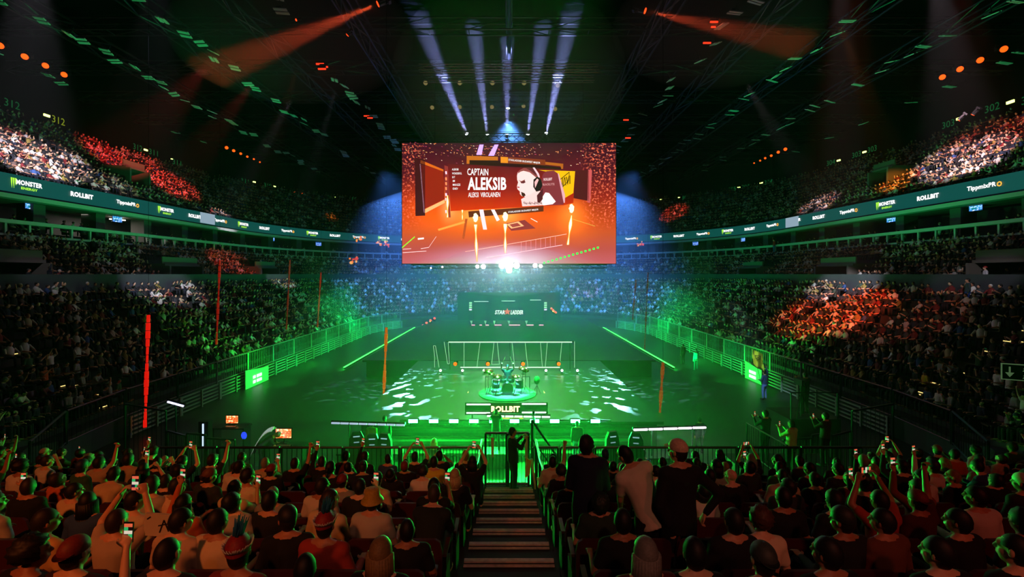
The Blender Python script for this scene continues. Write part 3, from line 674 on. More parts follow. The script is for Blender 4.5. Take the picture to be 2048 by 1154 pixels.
# lighting ladder over the stage: cross bars with moving heads
for k, (y, z) in enumerate([(44, 24.6), (46, 24.8), (48, 25), (50, 25.2), (52, 25.4), (38.5, 23.9), (36.5, 23.9)]):
    mb = MB(); truss(mb, (-7.2, y, z), (7.2, y, z), .45, M['truss'], .035, .9)
    tag(mb.build('lighting_truss'), 'short silver lighting truss above the screen, %s of the ladder of trusses' % ORD[k], 'truss', 'silver trusses above the screen')
for px, py, i in ((852, 165, 0), (920, 165, 1), (985, 165, 2), (1048, 165, 3), (1115, 170, 4), (865, 214, 0), (920, 213, 1), (984, 213, 2), (1047, 211, 3), (1110, 217, 4)):
    lamp(dk, U, P(px, py, 47 if py > 190 else 44), 'unlit round moving head lamp, %s row above the screen, %s from left' % ('lower' if py > 190 else 'upper', ORD[i]), 'moving heads above the screen', 1.3, (0, -1, -.6))
mb = MB(); mb.box(P(1016, 205, 46), (.55, .5, 1.1), M['black']); mb.box(P(1016, 205, 46) + Vector((0, 0, .7)), (.2, .2, .8), M['darkmetal']); mb.lathe([(.2, -.58), (.16, -.62)], glow('#dff4ff', 5), 12, P(1016, 205, 46))
tag(mb.build('projector'), 'black hanging projector in the middle of the truss ladder above the screen', 'projector')
mb = MB(); mb.tube((0, 40, 26.5), (0, 22, 26.5), .16, M['rail'], 8); mb.box((0, 31, 26.8), (.5, 18, .1), M['rail']); tag(mb.build('roof_spine'), 'grey pipe along the middle of the roof above the screen', 'pipe')
# beams rising from the top of the screen
BX = [(935, 271, tuple(P(842, 45, 35))), (975, 272, tuple(P(955, 110, 38))), (1014, 272, tuple(P(1014, 100, 39))), (1055, 272, tuple(P(1078, 110, 38))), (1092, 270, tuple(P(1139, 45, 35)))]
for k, (px, py, tg_) in enumerate(BX):
    p = P(px, py, 43.0); d_ = (Vector(tg_) - p)
    lamp(wh, U, p, 'white beam lamp on the top truss of the screen pointing up, %s from the left' % ORD[k], 'white beam lamps on the screen', .9, tuple(d_))
    spot('white_beam', p + d_.normalized() * .35, tg_, (150000, 100000, 80000, 100000, 150000)[k], (.36, .40, 1.0), 10, .6, .12)
# cluster of dazzling white lamps under the screen
for k, (px, py, s_, pw) in enumerate(((1018, 529, 2.3, 9000), (1004, 531, 1.5, 0), (1033, 531, 1.5, 0), (1018, 540, 1.5, 0), (967, 533, 1.1, 1500), (955, 533, .9, 0), (1070, 531, 1.1, 1500), (1081, 532, .9, 0), (885, 534, .4, 0), (862, 536, .35, 0))):
    p = P(px, py, 41.4); lamp(wh, U, p, 'dazzling white lamp below the screen, %s' % ['big one in the centre of the cluster', 'just left of the centre one', 'just right of the centre one', 'just under the centre one', 'inner one of the left pair', 'outer one of the left pair', 'inner one of the right pair', 'outer one of the right pair', 'small one farther to the left', 'smallest and farthest to the left'][k], 'white lamps under the screen', s_, (0, -1, -.05))
    if k == 0: spot('green_audience_fill', P(1018, 536, 41.3), (0, 5, 3.5), 70000 * K, GREEN, 46, .9, .3)  # added unseen green lamp that rims the near audience
    if pw:
        spot('white_blinder', p + Vector((0, -.6, 0)), (p.x * 3, 0, 8.6), pw * .10, (.60, .82, 1.0), 70, 1.0, .3)
        l = bpy.data.lights.new('white_glow', 'POINT'); l.energy = pw * .07; l.color = (.72, .80, 1.0); l.shadow_soft_size = .25; lo = bpy.data.objects.new('white_glow', l); COL.objects.link(lo); lo.location = p + Vector((0, -.75, 0))
mb = MB(); mb.tube((-9, 41.9, 8.45), (9, 41.9, 8.45), .05, M['darkmetal'], 6); mb.tube((-9, 41.9, 8.15), (9, 41.9, 8.15), .05, M['darkmetal'], 6)
for x in range(-9, 9): mb.tube((x, 41.9, 8.45), (x + 1, 41.9, 8.15), .02, M['darkmetal'], 4)
tag(mb.build('lower_truss'), 'thin dark truss carrying the white lamps under the screen', 'truss')
# orange beams over the upper tier
for k, (px, py, tx, ty, pw, a_) in enumerate(((1950, 225, 1850, 330, 110000, 5), (1922, 236, 1800, 340, 60000, 4), (588, 381, 610, 440, 42000, 5), (603, 384, 640, 450, 26000, 5))):
    d = 33 if px > 1018 else 62; p = P(px, py, d); t = P(tx, ty, d + 3)
    lamp(am, U, p, ['orange lamp throwing the wider slanting beam over the upper right tier', 'orange lamp throwing the thinner beam beside the wide one', 'far left orange lamp with a short beam down on the rows', 'far left orange lamp with the fainter beam'][k], 'orange beam lamps', .8, tuple(t - p))
    spot('orange_beam', p, t, pw, AMBER, a_, .5, .08)
# small orange floor lamps either side of the far stage
for k, (px, py) in enumerate(((846, 652), (853, 647), (861, 642), (869, 638))): lamp(am, U, P(px, py, 58), 'glowing orange lamp at the far left corner of the floor, %s from left' % ORD[k], 'orange floor lamps', .9, (.2, -1, .6))
for k, (px, py) in enumerate(((1103, 618), (1106, 621), (1109, 624), (1112, 626))): lamp(am, U, P(px, py, 58), 'glowing orange lamp at the far right of the stage, %s from left' % ORD[k], 'orange floor lamps', .8, (-.2, -1, .6))
p = P(858, 648, 58); spot('orange_beam', p, P(890, 560, 52), 16000, (1, .2, .03), 40, .8, .2)
p = P(1108, 624, 58); spot('orange_beam', p, P(1094, 560, 52), 7000, (1, .2, .03), 36, .8, .2)
# vertical red light shafts, built as solid glowing tubes
for k, (px, y0, y1, d, w, c, s_) in enumerate(((293, 630, 856, 21.5, 8, '#e0160c', .9), (436, 520, 690, 30, 5, '#c02010', .4), (576, 520, 660, 40, 3.5, '#a02014', .28), (638, 545, 655, 45, 3.5, '#b02812', .4), (769, 655, 828, 26, 7, '#c84a08', .8), (1322, 725, 838, 25, 8, '#a03018', .55), (1268, 560, 640, 45, 3, '#802020', .35), (1292, 545, 700, 40, 3, '#702818', .3))):
    a_ = P(px + 4, y0, d); b_ = P(px - 3, y1, d); m = MB(); r = w / F * d / 2; n = 14
    for i in range(n):
        m.tube(a_.lerp(b_, i / n), a_.lerp(b_, (i + .9) / n), r * (.75 + .25 * math.sin(i)), glow(c, s_), 8)
    m.tube((a_.x, a_.y, 27.3), a_, .008, M['roof'], 4)
    tag(m.build('red_light_shaft'), ['tall bright red vertical light shaft in front of the left stand', 'thin red vertical light shaft, second from the left', 'faint red vertical light shaft, third from the left', 'faint red vertical light shaft nearest the green bleachers on the left', 'orange vertical light shaft left of the green stage', 'dull red vertical light shaft right of the green stage', 'faint red vertical light shaft at the far right stand', 'faintest red vertical light shaft over the right bleachers'][k], 'light', 'vertical red light shafts')
# orange light patches by the far corners, glowing blobs standing in for reflections
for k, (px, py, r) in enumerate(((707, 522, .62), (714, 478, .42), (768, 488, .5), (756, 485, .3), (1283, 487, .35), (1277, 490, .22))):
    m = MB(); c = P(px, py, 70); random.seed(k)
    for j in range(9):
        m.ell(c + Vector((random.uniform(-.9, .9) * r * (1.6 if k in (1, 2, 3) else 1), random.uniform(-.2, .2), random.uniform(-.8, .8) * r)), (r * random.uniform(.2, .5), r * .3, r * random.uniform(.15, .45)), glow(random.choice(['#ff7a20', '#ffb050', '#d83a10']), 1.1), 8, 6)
    tag(m.build('orange_light_patch'), ['round orange light patch before the far left stand', 'curled orange light patch before the far left suites', 'wide orange light patch left of the screen', 'small orange light patch beside the wide one', 'small orange light patch right of the screen', 'tiny orange light patch beside the right one'][k], 'flame', 'orange light patches')
# ================================================================== stages
DZ = 1.3
st = thing('front_stage', 'low dark stage washed in green light with a stepped front', 'stage', (0, 19.4, 0))
def L_(o, v): return Vector(v) - o.location
class LB(MB):
    def put(s, name, root, smooth=False):
        s.v = [tuple(Vector(v) - root.location) for v in s.v]; return s.build(name, root, smooth)
m = LB(); m.box((0, 26.2, DZ - .06), (13.2, 13.6, .12), M['deck']); m.put('deck', st)
for k in range(3):
    m = LB(); m.box((0, 19.4 - .36 * k + .1, DZ - .22 - .36 * (k) - .1), (11.0, .5, .08), M['deck']); m.box((0, 19.5 - .36 * k + .1, DZ - .36 - .36 * k), (11.0, .06, .34), M['deck']); m.put('step', st)
m = LB(); m.box((0, 26.2, .6), (12.8, 13.0, 1.15), M['black']); m.put('skirt', st)
tms = thing('main_stage', 'wide dark stage platform reaching to the far end of the floor', 'stage', (0, 33.2, 0))
m = LB(); m.box((0, 47.5, DZ - .06), (21.4, 28.6, .12), mat('dark_deck', '#141616', .5, noise=.3)); m.put('deck', tms)
m = LB(); m.box((0, 47.5, .6), (21, 28.0, 1.15), M['black']); m.put('skirt', tms)
# green battens on the stage lip
b0 = thing('batten_light', '', 'lamp')
m = MB(); m.box((0, 0, 0), (.44, .16, .16), M['darkmetal']); m.tube((-.15, .0, -.08), (-.15, 0, -.2), .03, M['darkmetal']); m.tube((.15, .0, -.08), (.15, 0, -.2), .03, M['darkmetal']); m.build('housing', b0)
m = MB(); m.box((0, -.085, 0), (.38, .02, .14), glow('#5cffa0', 14.0)); m.build('lens', b0)
POSB = [827, 868, 908, 948, 988, 1029, 1069, 1109, 1150, 1190]
for k, px in enumerate(POSB):
    o = b0 if k == 0 else dup(b0); o.location = P(px, 841, 19.2); o['group'] = 'green lights on the stage lip'
    o['label'] = 'glowing green light bar on the stage lip, %s from the left' % ORD[k]
    area('green_batten', o.location + Vector((0, -.10, 0)), o.location + Vector((0, -2, -.1)), 420 * K, GREEN, .38, .13)
m = MB(); m.tube(P(800, 841, 19.32), P(1222, 841, 19.32), .045, M['rail'], 6); tag(m.build('light_rail'), 'thin metal pipe joining the green light bars on the stage lip', 'pipe')
# LED line frame
fr = thing('line_sign', 'upright frame of thin glowing white lines with slanted strokes behind the drums', 'sign', P(1020, 740, 29.9))
wl = glow('#d8f0dc', 1.3); wl2 = glow('#9fc8a8', .8)
def ln(m, x0, y0, x1, y1, r, mm, d=29.9): m.tube(P(x0, y0, d), P(x1, y1, d), r, mm, 5)
def cq(x, y): return 780 + x / 4.121, 520 + y / 4.121
for nm, segs, r, mm in (('top_bar', [(485, 677, 1500, 677)], .035, wl), ('bottom_bar', [(580, 885, 1400, 885)], .035, wl),
    ('stroke', [(610, 680, 610, 885)], .022, wl2), ('stroke', [(742, 680, 716, 885)], .022, wl2), ('stroke', [(857, 680, 838, 860), (838, 860, 902, 860), (902, 860, 884, 680)], .022, wl2),
    ('stroke', [(1006, 680, 1028, 885)], .022, wl2), ('stroke', [(1114, 680, 1136, 885)], .022, wl2), ('stroke', [(1240, 680, 1256, 885)], .022, wl2), ('stroke', [(1296, 680, 1280, 885)], .022, wl2),
    ('stroke', [(1416, 680, 1400, 850)], .022, wl2), ('stroke', [(1521, 670, 1521, 885)], .022, wl2), ('stroke', [(446, 675, 474, 855), (474, 855, 490, 855), (490, 855, 480, 675)], .022, wl2),
    ('stroke', [(368, 885, 368, 790), (368, 790, 357, 707), (357, 707, 375, 707), (375, 707, 404, 885)], .022, wl2)):
    m = LB()
    for s in segs:
        a_ = cq(s[0], s[1]); b_ = cq(s[2], s[3]); ln(m, *a_, *b_, r, mm)
    m.put(nm, fr)
m = LB(); m.box(P(1020, 741, 29.98), (9.6, .12, .08), M['black']); m.box(P(1020, 683, 29.98), (8.4, .06, .06), M['black'])
for x in (900, 1020, 1140): m.tube(P(x, 742, 30.0), P(x, 683, 30.0), .02, M['black'])
m.put('support', fr)
for k, px in enumerate((911, 976, 1046, 1117)):
    lamp(am, U, P(px, 727, 29.6), 'orange lamp glowing through the white line frame, %s from the left' % ORD[k], 'orange lamps at the line frame', .75, (0, -1, 0))
for k, px in enumerate((881, 925, 968, 1046, 1092, 1124, 1155)):
    m = MB(); p = P(px, 741, 28.6); m.ell(p, (.075, .06, .075), glow('#e8fff0', 7), 10, 8); m.tube(p + Vector((0, .02, -.05)), (p.x, p.y + .02, DZ), .02, M['black']); m.ell((p.x, p.y, DZ + .02), (.12, .12, .03), M['black'])
    tag(m.build('point_lamp'), 'tiny white point lamp on the stage below the line frame, %s from the left' % ORD[k], 'lamp', 'white point lamps behind the drums')
# leaning amber blades either side of the drums
for k, (x0, y0, x1, y1) in enumerate(((937, 782, 929, 806), (1087, 781, 1098, 806))):
    m = MB(); a_ = P(x0, y0, 24.2); b_ = P(x1, y1, 23.6); w = Vector((.1, 0, 0)); s = (b_ - a_)
    m.poly([a_, a_.lerp(b_, .55) + w * .8, b_, a_.lerp(b_, .45) - w * .8], .05, glow('#ffd08a', 1.3)); m.tube(b_, (b_.x, b_.y, DZ), .02, M['black'])
    tag(m.build('leaning_light'), 'slim amber light blade leaning %s of the drum kit' % ('left' if k == 0 else 'right'), 'light', 'amber light blades')
# name panel in front of the drums
npn = thing('name_panel', 'black LED panel reading ROLLBIT between pairs of white light lines below the drums', 'sign', (P(1020, 833, 19.7).x, 19.7, DZ))
m = LB(); m.box(P(1013, 817, 19.8), (3.6, .10, .52), M['black']); m.put('panel', npn)
m = LB(); m.tube((-1.6, 19.8, DZ), (-1.6, 19.8, 1.8), .03, M['black']); m.tube((1.4, 19.8, DZ), (1.4, 19.8, 1.8), .03, M['black']); m.put('support', npn)
m = LB(); put_text(m, 'ROLLBIT', P(1011, 818, 19.7), 1.24, .26, glow('#ffe2a0', 2.5), bold=.06); m.put('lettering', npn)
for x0, x1, y in ((933, 981, 809), (933, 980, 826), (1044, 1092, 808), (1044, 1092, 825)):
    m = LB(); m.box((P((x0 + x1) / 2, y, 19.7)), ((x1 - x0) / F * 19.7, .03, .045), glow('#f0fff4', 3)); m.put('light_line', npn)
m = LB(); m.box(P(1021, 836.5, 19.6), (1.1, .03, .03), glow('#d8c020', 1.2)); m.put('yellow_line', npn)
# ------------------------------------------------------------------ drum kit
dk_ = thing('drum_kit', 'drum kit with pale shells and brass cymbals in the middle of the stage', 'drum kit', (P(1015, 790, 23.7).x, 23.9, DZ))
R90 = Matrix.Rotation(math.radians(90), 3, 'X')
def drum(nm, x, y, z, r, h, tilt=0.0, kit=dk_):
    rot = Matrix.Rotation(tilt, 3, 'X'); m = MB()
    m.lathe([(r, -h / 2), (r, h / 2)], M['drum'], 20, (x, y, z), rot)
    o = m.build(nm, kit, True)
    m = MB(); m.lathe([(r + .012, h / 2 - .03), (r + .012, h / 2 + .01), (r * .96, h / 2 + .012)], M['chrome'], 20, (x, y, z), rot); m.build('rim', o)
    return o
R_ = math.radians
drum('bass_drum', 0, -.2, .30, .30, .45, R_(90)); drum('tom', -.22, -.25, .78, .16, .24, R_(18)); drum('tom', .2, -.25, .78, .16, .24, R_(18))
drum('floor_tom', .62, .15, .45, .21, .42); drum('floor_tom', -.62, .15, .45, .2, .42); drum('snare_drum', -.28, .35, .62, .18, .15)
for x, y, z, r in ((-1.0, -.2, 1.22, .27), (-.52, -.45, 1.0, .25), (.42, -.45, 1.0, .22), (.80, -.1, 1.34, .24), (.95, .1, 1.18, .2), (-.85, .35, .95, .18)):
    m = MB(); m.lathe([(.03, .03), (.06, .015), (r, -.02), (r, -.024), (.05, .005)], M['cymbal'], 20, (x, y, z), Matrix.Rotation(.28, 3, 'X')); m.build('cymbal', dk_, True)
    m = MB(); m.tube((x, y + .03, z), (x, y + .1, .35), .014, M['chrome'])
    for a in (0, 2.1, 4.2): m.tube((x, y + .1, .35), (x + .25 * math.cos(a), y + .1 + .25 * math.sin(a), 0), .01, M['chrome'])
    m.build('cymbal_stand', dk_)
m = MB()
for x in (-1.15, -.75, .75, 1.15):
    m.tube((x, -.2, 0), (x, -.2, .9), .02, M['chrome'])
m.tube((-1.15, -.2, .9), (-.75, -.2, .9), .02, M['chrome']); m.tube((.75, -.2, .9), (1.15, -.2, .9), .02, M['chrome']); m.build('rack', dk_)
m = MB(); m.lathe([(1.5, 0), (1.5, .04)], mat('drum_rug', '#7a9296', .9, noise=.2), 40, (0, 0, 0)); tag(m.build('round_rug', None, False, (dk_.location.x, 23.9, DZ)), 'pale round rug under the drum kit', 'rug')
dk_.location.z += .045
m = MB(); p = P(1074, 790, 23.7)
m.tube((0, 0, 0), (0, 0, 1.0), .02, M['chrome']); m.ell((0, 0, .75), (.16, .16, .22), M['drum']); m.tube((-.2, .1, 0), (0, 0, .5), .012, M['chrome']); m.tube((.2, .1, 0), (0, 0, .5), .012, M['chrome'])
tag(m.build('percussion_stand', None, False, (p.x, 23.8, DZ)), 'small percussion drum on a stand beside the drum kit', 'drum')
spot('drum_spot', (0, 22, 18), (P(1015, 790, 23.7).x, 23.9, 1.6), 70000 * K, (.25, .85, 1.0), 8.5, .5, .2)
# gobo lights that dapple the floor either side of the drums
spot('gobo_light', (-8, 34, 7), (-4.5, 27, 1.3), 16000 * K, (.35, .9, 1.0), 42, .5, .02, (16, 40, 30))
spot('gobo_light', (8, 34, 7), (4.5, 27, 1.3), 16000 * K, (.35, .9, 1.0), 42, .5, .02, (16, 40, 30))
spot('gobo_light', (-9, 36, 9), (-10, 31, .5), 9000 * K, (.4, .9, 1.0), 34, .5, .02, (18, 46, 30))
spot('gobo_light', (9, 36, 9), (10, 31, .5), 9000 * K, (.4, .9, 1.0), 34, .5, .02, (18, 46, 30))
# green floor edge strips
for s in (-1, 1):
    m = MB(); m.box((s * 13.0, 49.5, .14), (.12, 27, .12), M['darkmetal']); m.box((s * 13.05, 49.5, .215), (.12, 27, .04), glow('#3cff50', 5)); 
    tag(m.build('floor_light_strip'), 'long green light strip on the floor along the %s edge of the big stage' % ('left' if s < 0 else 'right'), 'light')
    area('green_strip', (s * 13.15, 49.5, .25), (s * 14.6, 49.5, 0), 1100 * K, GREEN, .1, 27).rotation_euler = (0, R_(-s * 62), 0)
    bpy.context.scene.objects[-1] if False else None
# ------------------------------------------------------------------ far end of the floor
bd = thing('backdrop_wall', 'black backdrop behind the stage with the white STARLADDER name and a red star', 'sign', (0, 62, DZ))
m = LB(); m.box((0, 62.2, 3.2), (14, .3, 3.8), M['black']); m.put('panel', bd)
m = LB(); c = P(1016, 624.5, 62)
put_text(m, 'STAR', c + Vector((-1.12, -.03, 0)), 1.35, .55, glow('#ffffff', 1.6), bold=.03, shear=.25); put_text(m, 'LADDER', c + Vector((1.2, -.03, 0)), 1.7, .55, glow('#ffffff', 1.6), bold=.03, shear=.25); m.put('lettering', bd)
m = LB()
star = lambda r0, c, y: [c + Vector(((r0 if k % 2 == 0 else r0 * .42) * math.sin(math.pi * k / 5), y, (r0 if k % 2 == 0 else r0 * .42) * math.cos(math.pi * k / 5))) for k in range(10)]
cc = c + Vector((-.1, 0, .08))
for k in range(10):
    a_ = star(.52, cc, -.05); m.poly([cc + Vector((0, -.05, 0)), a_[k], a_[(k + 1) % 10]], .01, glow('#e01030', 1.5))
m.put('star', bd)
for k, (x0, x1, y) in enumerate(((948, 977, 603), (1003, 1030, 602), (1060, 1082, 600))):
    m = LB(); m.tube(P(x0, y, 61.9), P(x1, y, 61.9), .035, glow('#cfe8e0', 1.6), 6); m.put('light_line', bd)
for k, px in enumerate((941, 1091)):
    m = LB(); t = thing('light_tower', 'narrow tower of stacked green and white lights at the %s of the far backdrop' % ('left' if k == 0 else 'right'), 'light', P(px, 621, 61.7), 0, 'light towers'); p = t.location
    t.location.z = DZ; m.box((p.x, 61.8, (p.z + 1.4) / 2 + .6), (.55, .3, p.z + .5), M['black']); m.put('casing', t)
    for j in range(4): m = LB(); m.box(P(px, 606 + j * 4.4, 61.6), (.36, .06, .20), glow('#9fe8b0' if j < 3 else '#e8e0ff', 1.4)); m.put('light_cell', t)
for k, (x0, x1) in enumerate(((943, 950), (959, 964), (971, 978), (989, 1003), (1018, 1040), (1053, 1067), (1078, 1087))):
    d = 55.6; a_ = P(x0, 650, d); b_ = P(x1, 650, d); t = thing('team_desk', 'dark far desk with a pink light line, %s from the left' % ORD[k], 'desk', (a_.x, d, DZ), 0, 'far team desks')
    m = LB(); m.box(((a_.x + b_.x) / 2, d + .3, (a_.z + DZ) / 2), (b_.x - a_.x + .5, .6, a_.z - DZ - .1), M['black']); m.put('body', t)
    m = LB(); m.box(((a_.x + b_.x) / 2, d - .02, a_.z), (b_.x - a_.x, .05, .09), glow('#ff9ad0', 1.8)); m.put('light_line', t)
    if k in (0, 2, 3, 4, 5):
        m = LB(); w = .32; q = P(x0 - 3, 641.5, d); m.poly([q, q + Vector((w, 0, 0)), q + Vector((w * .6, 0, -.5))], .05, glow('#8fd0b0', .8)); m.put('wing', t)
# ------------------------------------------------------------------ light bars over the player desks
def bar_light(x0, y0, x1, y1, d0, d1, mm, label, n, floor_z=0.0, posts=(.25, .8)):
    a_ = P(x0, y0, d0); b_ = P(x1, y1, d1); t = thing('light_bar', label, 'light', (a_.x, a_.y, floor_z), 0)
    m = LB(); m.tube(a_ + Vector((0, .06, .05)), b_ + Vector((0, .06, .05)), .045, M['darkmetal']); m.put('housing', t)
    m = LB()
    for i in range(n): m.tube(a_.lerp(b_, (i + .06) / n), a_.lerp(b_, (i + .94) / n), .035, mm, 6)
    m.put('tube', t)
    for f in posts:
        p = a_.lerp(b_, f); m = LB(); m.tube(p, (p.x, p.y + .08, floor_z), .03, M['rail'])
        for an in (0, 2.1, 4.2): m.tube((p.x, p.y + .08, floor_z + .3), (p.x + .35 * math.cos(an), p.y + .08 + .35 * math.sin(an), floor_z + .02), .015, M['rail'])
        m.put('stand', t)
    return t
bar_light(662, 846, 810, 850.5, 17.6, 17.2, glow('#b8c8e8', .9), 'thin dim white light bar on two stands over the player desk left of the stage', 8)
bar_light(973, 832, 1101, 834, 18.4, 18.4, glow('#dff0ea', 1.6), 'thin white light bar low over the steps below the ROLLBIT panel', 7, 0, (.1, .75))
bar_light(1266, 860, 1413, 855, 16.8, 17.6, glow('#ffd8ff', 5.0), 'bright pinkish white light bar over the player desk on the right', 5)
bar_light(333, 803, 369, 813, 17.5, 17.5, glow('#d8d0ff', 2.5), 'short white light tube high on a pole at the left entrance', 1, 0, (.5,))
area('bar_glow', P(1340, 858, 16.9), P(1340, 950, 16.9), 60, (1, .85, 1), 2.6, .08)
# player desks
for x0, x1, d, lab in ((668, 802, 17.0, 'left'), (1236, 1400, 16.6, 'right')):
    a_ = P(x0, 905, d); b_ = P(x1, 905, d); t = thing('player_desk', 'long dark player desk in front of the stage on the %s' % lab, 'desk', ((a_.x + b_.x) / 2, d + .6, 0))
    m = LB(); m.box(((a_.x + b_.x) / 2, d + .6, .76), (b_.x - a_.x, .8, .06), M['darkmetal']); m.put('top', t)
    for x in (a_.x + .05, b_.x - .05): m = LB(); m.box((x, d + .6, .37), (.06, .7, .72), M['black']); m.put('side_panel', t)
    m = LB(); m.box(((a_.x + b_.x) / 2, d + .95, .5), (b_.x - a_.x, .04, .5), M['black']); m.put('modesty_panel', t)
def gchair(px, py_top, d, label, turn=0.0, tilt=0.0):
    p = P(px, py_top, d); t = thing('gaming_chair', label, 'chair', (p.x, d, 0), turn, 'high backed player chairs')
    m = MB(); H = p.z
    m.poly([Vector((-.27, 0, .5)), Vector((.27, 0, .5)), Vector((.30, 0, .85)), Vector((.24, 0, H - .22)), Vector((.14, 0, H)), Vector((-.14, 0, H)), Vector((-.24, 0, H - .22)), Vector((-.30, 0, .85))], .12, M['chair']); m.build('backrest', t)
    m = MB(); m.box((0, -.012, H - .16), (.22, .02, .035), glow('#9fd0d8', .7)); m.box((0, -.012, H - .36), (.18, .02, .03), glow('#9fd0d8', .5)); m.build('lettering', t)
    m = MB(); m.box((0, .35, .5), (.52, .52, .12), M['chair']); m.build('seat', t)
    for s in (-1, 1): m = MB(); m.box((s * .31, .3, .72), (.07, .3, .04), M['black']); m.tube((s * .31, .3, .5), (s * .31, .3, .72), .02, M['black']); m.build('armrest', t)
    m = MB(); m.tube((0, .3, .08), (0, .3, .45), .035, M['darkmetal'])
    for a in range(5): m.tube((0, .3, .12), (.3 * math.cos(a * 1.256), .3 + .3 * math.sin(a * 1.256), .06), .02, M['darkmetal'])
    m.build('base', t); return t
gchair(713, 864, 16.0, 'blue high backed player chair, leftmost at the left desk', .25); gchair(744, 869, 16.0, 'blue high backed player chair, middle of the three at the left desk', .1); gchair(768, 868, 15.6, 'blue high backed player chair, rightmost at the left desk', -.2)
gchair(1226, 864, 15.6, 'dark high backed player chair at the near end of the right desk', .3); gchair(1272, 866, 15.9, 'dark high backed player chair beside the seated player on the right', -.2)
# microphone stand, mesh screen
m = MB(); p = P(1067, 826, 15.5); m.tube((p.x, 15.5, 0), p, .02, M['black']); m.tube((p.x - .25, 15.5, .02), (p.x + .25, 15.5, .02), .02, M['black']); m.ell(p, (.05, .05, .07), M['darkmetal'])
tag(m.build('microphone_stand'), 'tall thin black microphone stand right of the stairs gate', 'stand')

# ================================================================== guard rails and bleachers
railc = 0
def fence(a, b, z0, z1, label, group, n=12, r=.022, pm=None, mesh=False):
    global railc
    a = Vector(a); b = Vector(b); t = thing('guard_rail', label, 'railing', ((a.x + b.x) / 2, (a.y + b.y) / 2, z0[0] if isinstance(z0, tuple) else z0), 0, group)
    za0, zb0 = z0 if isinstance(z0, tuple) else (z0, z0); za1, zb1 = z1 if isinstance(z1, tuple) else (z1, z1); mm = pm or M['rail']
    m = LB(); A0 = Vector((a.x, a.y, za0)); A1 = Vector((a.x, a.y, za1)); B0 = Vector((b.x, b.y, zb0)); B1 = Vector((b.x, b.y, zb1)); up = Vector((0, 0, .09))
    m.tube(A0, A1, r * 1.3, mm); m.tube(B0, B1, r * 1.3, mm); m.tube(A1, B1, r * 1.4, mm); m.tube(A0 + up, B0 + up, r, mm); m.put('frame', t)
    m = LB()
    for k in range(1, n): f = k / n; m.tube(A0.lerp(B0, f) + up, A1.lerp(B1, f), r * .42, mm, 4, caps=False)
    m.put('bars', t); return t
LZ = 2.19; FY = 11.62
xs = [-9, -7.4, -5.8, -4.2, -2.75, -1.75, -.72]
for k in range(6):
    fence((xs[k], FY), (xs[k + 1] - .06, FY), LZ, LZ + .98, 'dark guard rail panel along the stand front left of the stairs, %s from the gate' % ORD[5 - k], 'front guard rails')
xs = [.55, 1.25, 2.15, 3.0, 4.3, 5.8, 7.4, 9]
for k in range(7):
    fence((xs[k] + .06, FY), (xs[k + 1], FY), LZ, LZ + .98, 'dark guard rail panel along the stand front right of the stairs, %s from the gate' % ORD[k], 'front guard rails')
# gate at the stair foot
gt = thing('gate', 'tall black two leaf gate at the foot of the stairs', 'gate', (0, FY, LZ))
for x0, x1 in ((-.6, -.06), (-.02, .5)):
    m = LB()
    for x in (x0, x1): m.tube((x, FY, LZ - .3), (x, FY, LZ + 1.35), .03, M['rail'])
    m.tube((x0, FY, LZ + 1.35), (x1, FY, LZ + 1.35), .03, M['rail']); m.tube((x0, FY, LZ + .06), (x1, FY, LZ + .06), .03, M['rail'])
    for k in range(1, 6): m.tube((x0 + (x1 - x0) * k / 6, FY, LZ), (x0 + (x1 - x0) * k / 6, FY, LZ + 1.35), .007, M['rail'], 4)
    m.put('leaf', gt)
m = LB(); m.box((-.42, FY - .05, LZ + 1.0), (.07, .02, .5), M['paper']); m.box((.44, FY - .05, LZ + 1.0), (.07, .02, .55), M['paper']); m.put('sticker', gt)
for s in (-1, 1):
    m = MB(); x = s * .68
    m.path([(x, 11.55, LZ + 1.2), (x, 9.9, LZ + 1.35), (x, 8.9, LZ + 1.05 + .5)], .025, M['rail']); m.tube((x, 11.5, LZ), (x, 11.5, LZ + 1.2), .025, M['rail']); m.tube((x, 9.9, LZ + .3), (x, 9.9, LZ + 1.35), .025, M['rail']); m.tube((x, 8.9, LZ + .6), (x, 8.9, LZ + 1.55), .025, M['rail'])
    for k in range(5): m.tube((x, 11.4 - k * .33, LZ + .02), (x, 11.4 - k * .33, LZ + 1.22), .008, M['rail'], 4)
    tag(m.build('stair_handrail'), 'dark metal handrail with thin bars on the %s of the stair foot' % ('left' if s < 0 else 'right'), 'railing')
m = MB(); a_ = Vector((.62, 12.3, LZ + 1.45)); b_ = Vector((1.6, 13.2, 2.0)); m.tube(a_, b_, .03, M['rail']); m.tube(a_, a_ - Vector((0, 0, 3.6)), .03, M['rail']); m.tube(b_, (b_.x, b_.y, 0), .03, M['rail']); m.tube(a_ - Vector((0, 0, .5)), b_ - Vector((0, 0, .5)), .02, M['rail'])
tag(m.build('sloping_handrail'), 'dark handrail sloping down to the floor beyond the gate on the right', 'railing')
# stair edges
sn = thing('aisle_stairs', 'steep aisle stairs with pale worn step edges between the seat blocks', 'stairs', (0, 11, LZ))
for i in range(-1, 13):
    y = 10.96 - STEP * i if i >= 0 else 11.5; z = 2.405 + SRISE * i if i >= 0 else LZ
    m = LB(); w = 1.15; m.box((0, y + .01 - .035, z + .008), (w, .07, .02), M['nosing']); m.box((0, y + .006, z - .02), (w, .012, .05), M['nosing']); m.box((0, y - .11, z + .006), (w, .012, .01), M['nosing']); m.box((0, y - .14, z + .006), (w, .012, .01), M['nosing']); m.put('step_edge', sn)
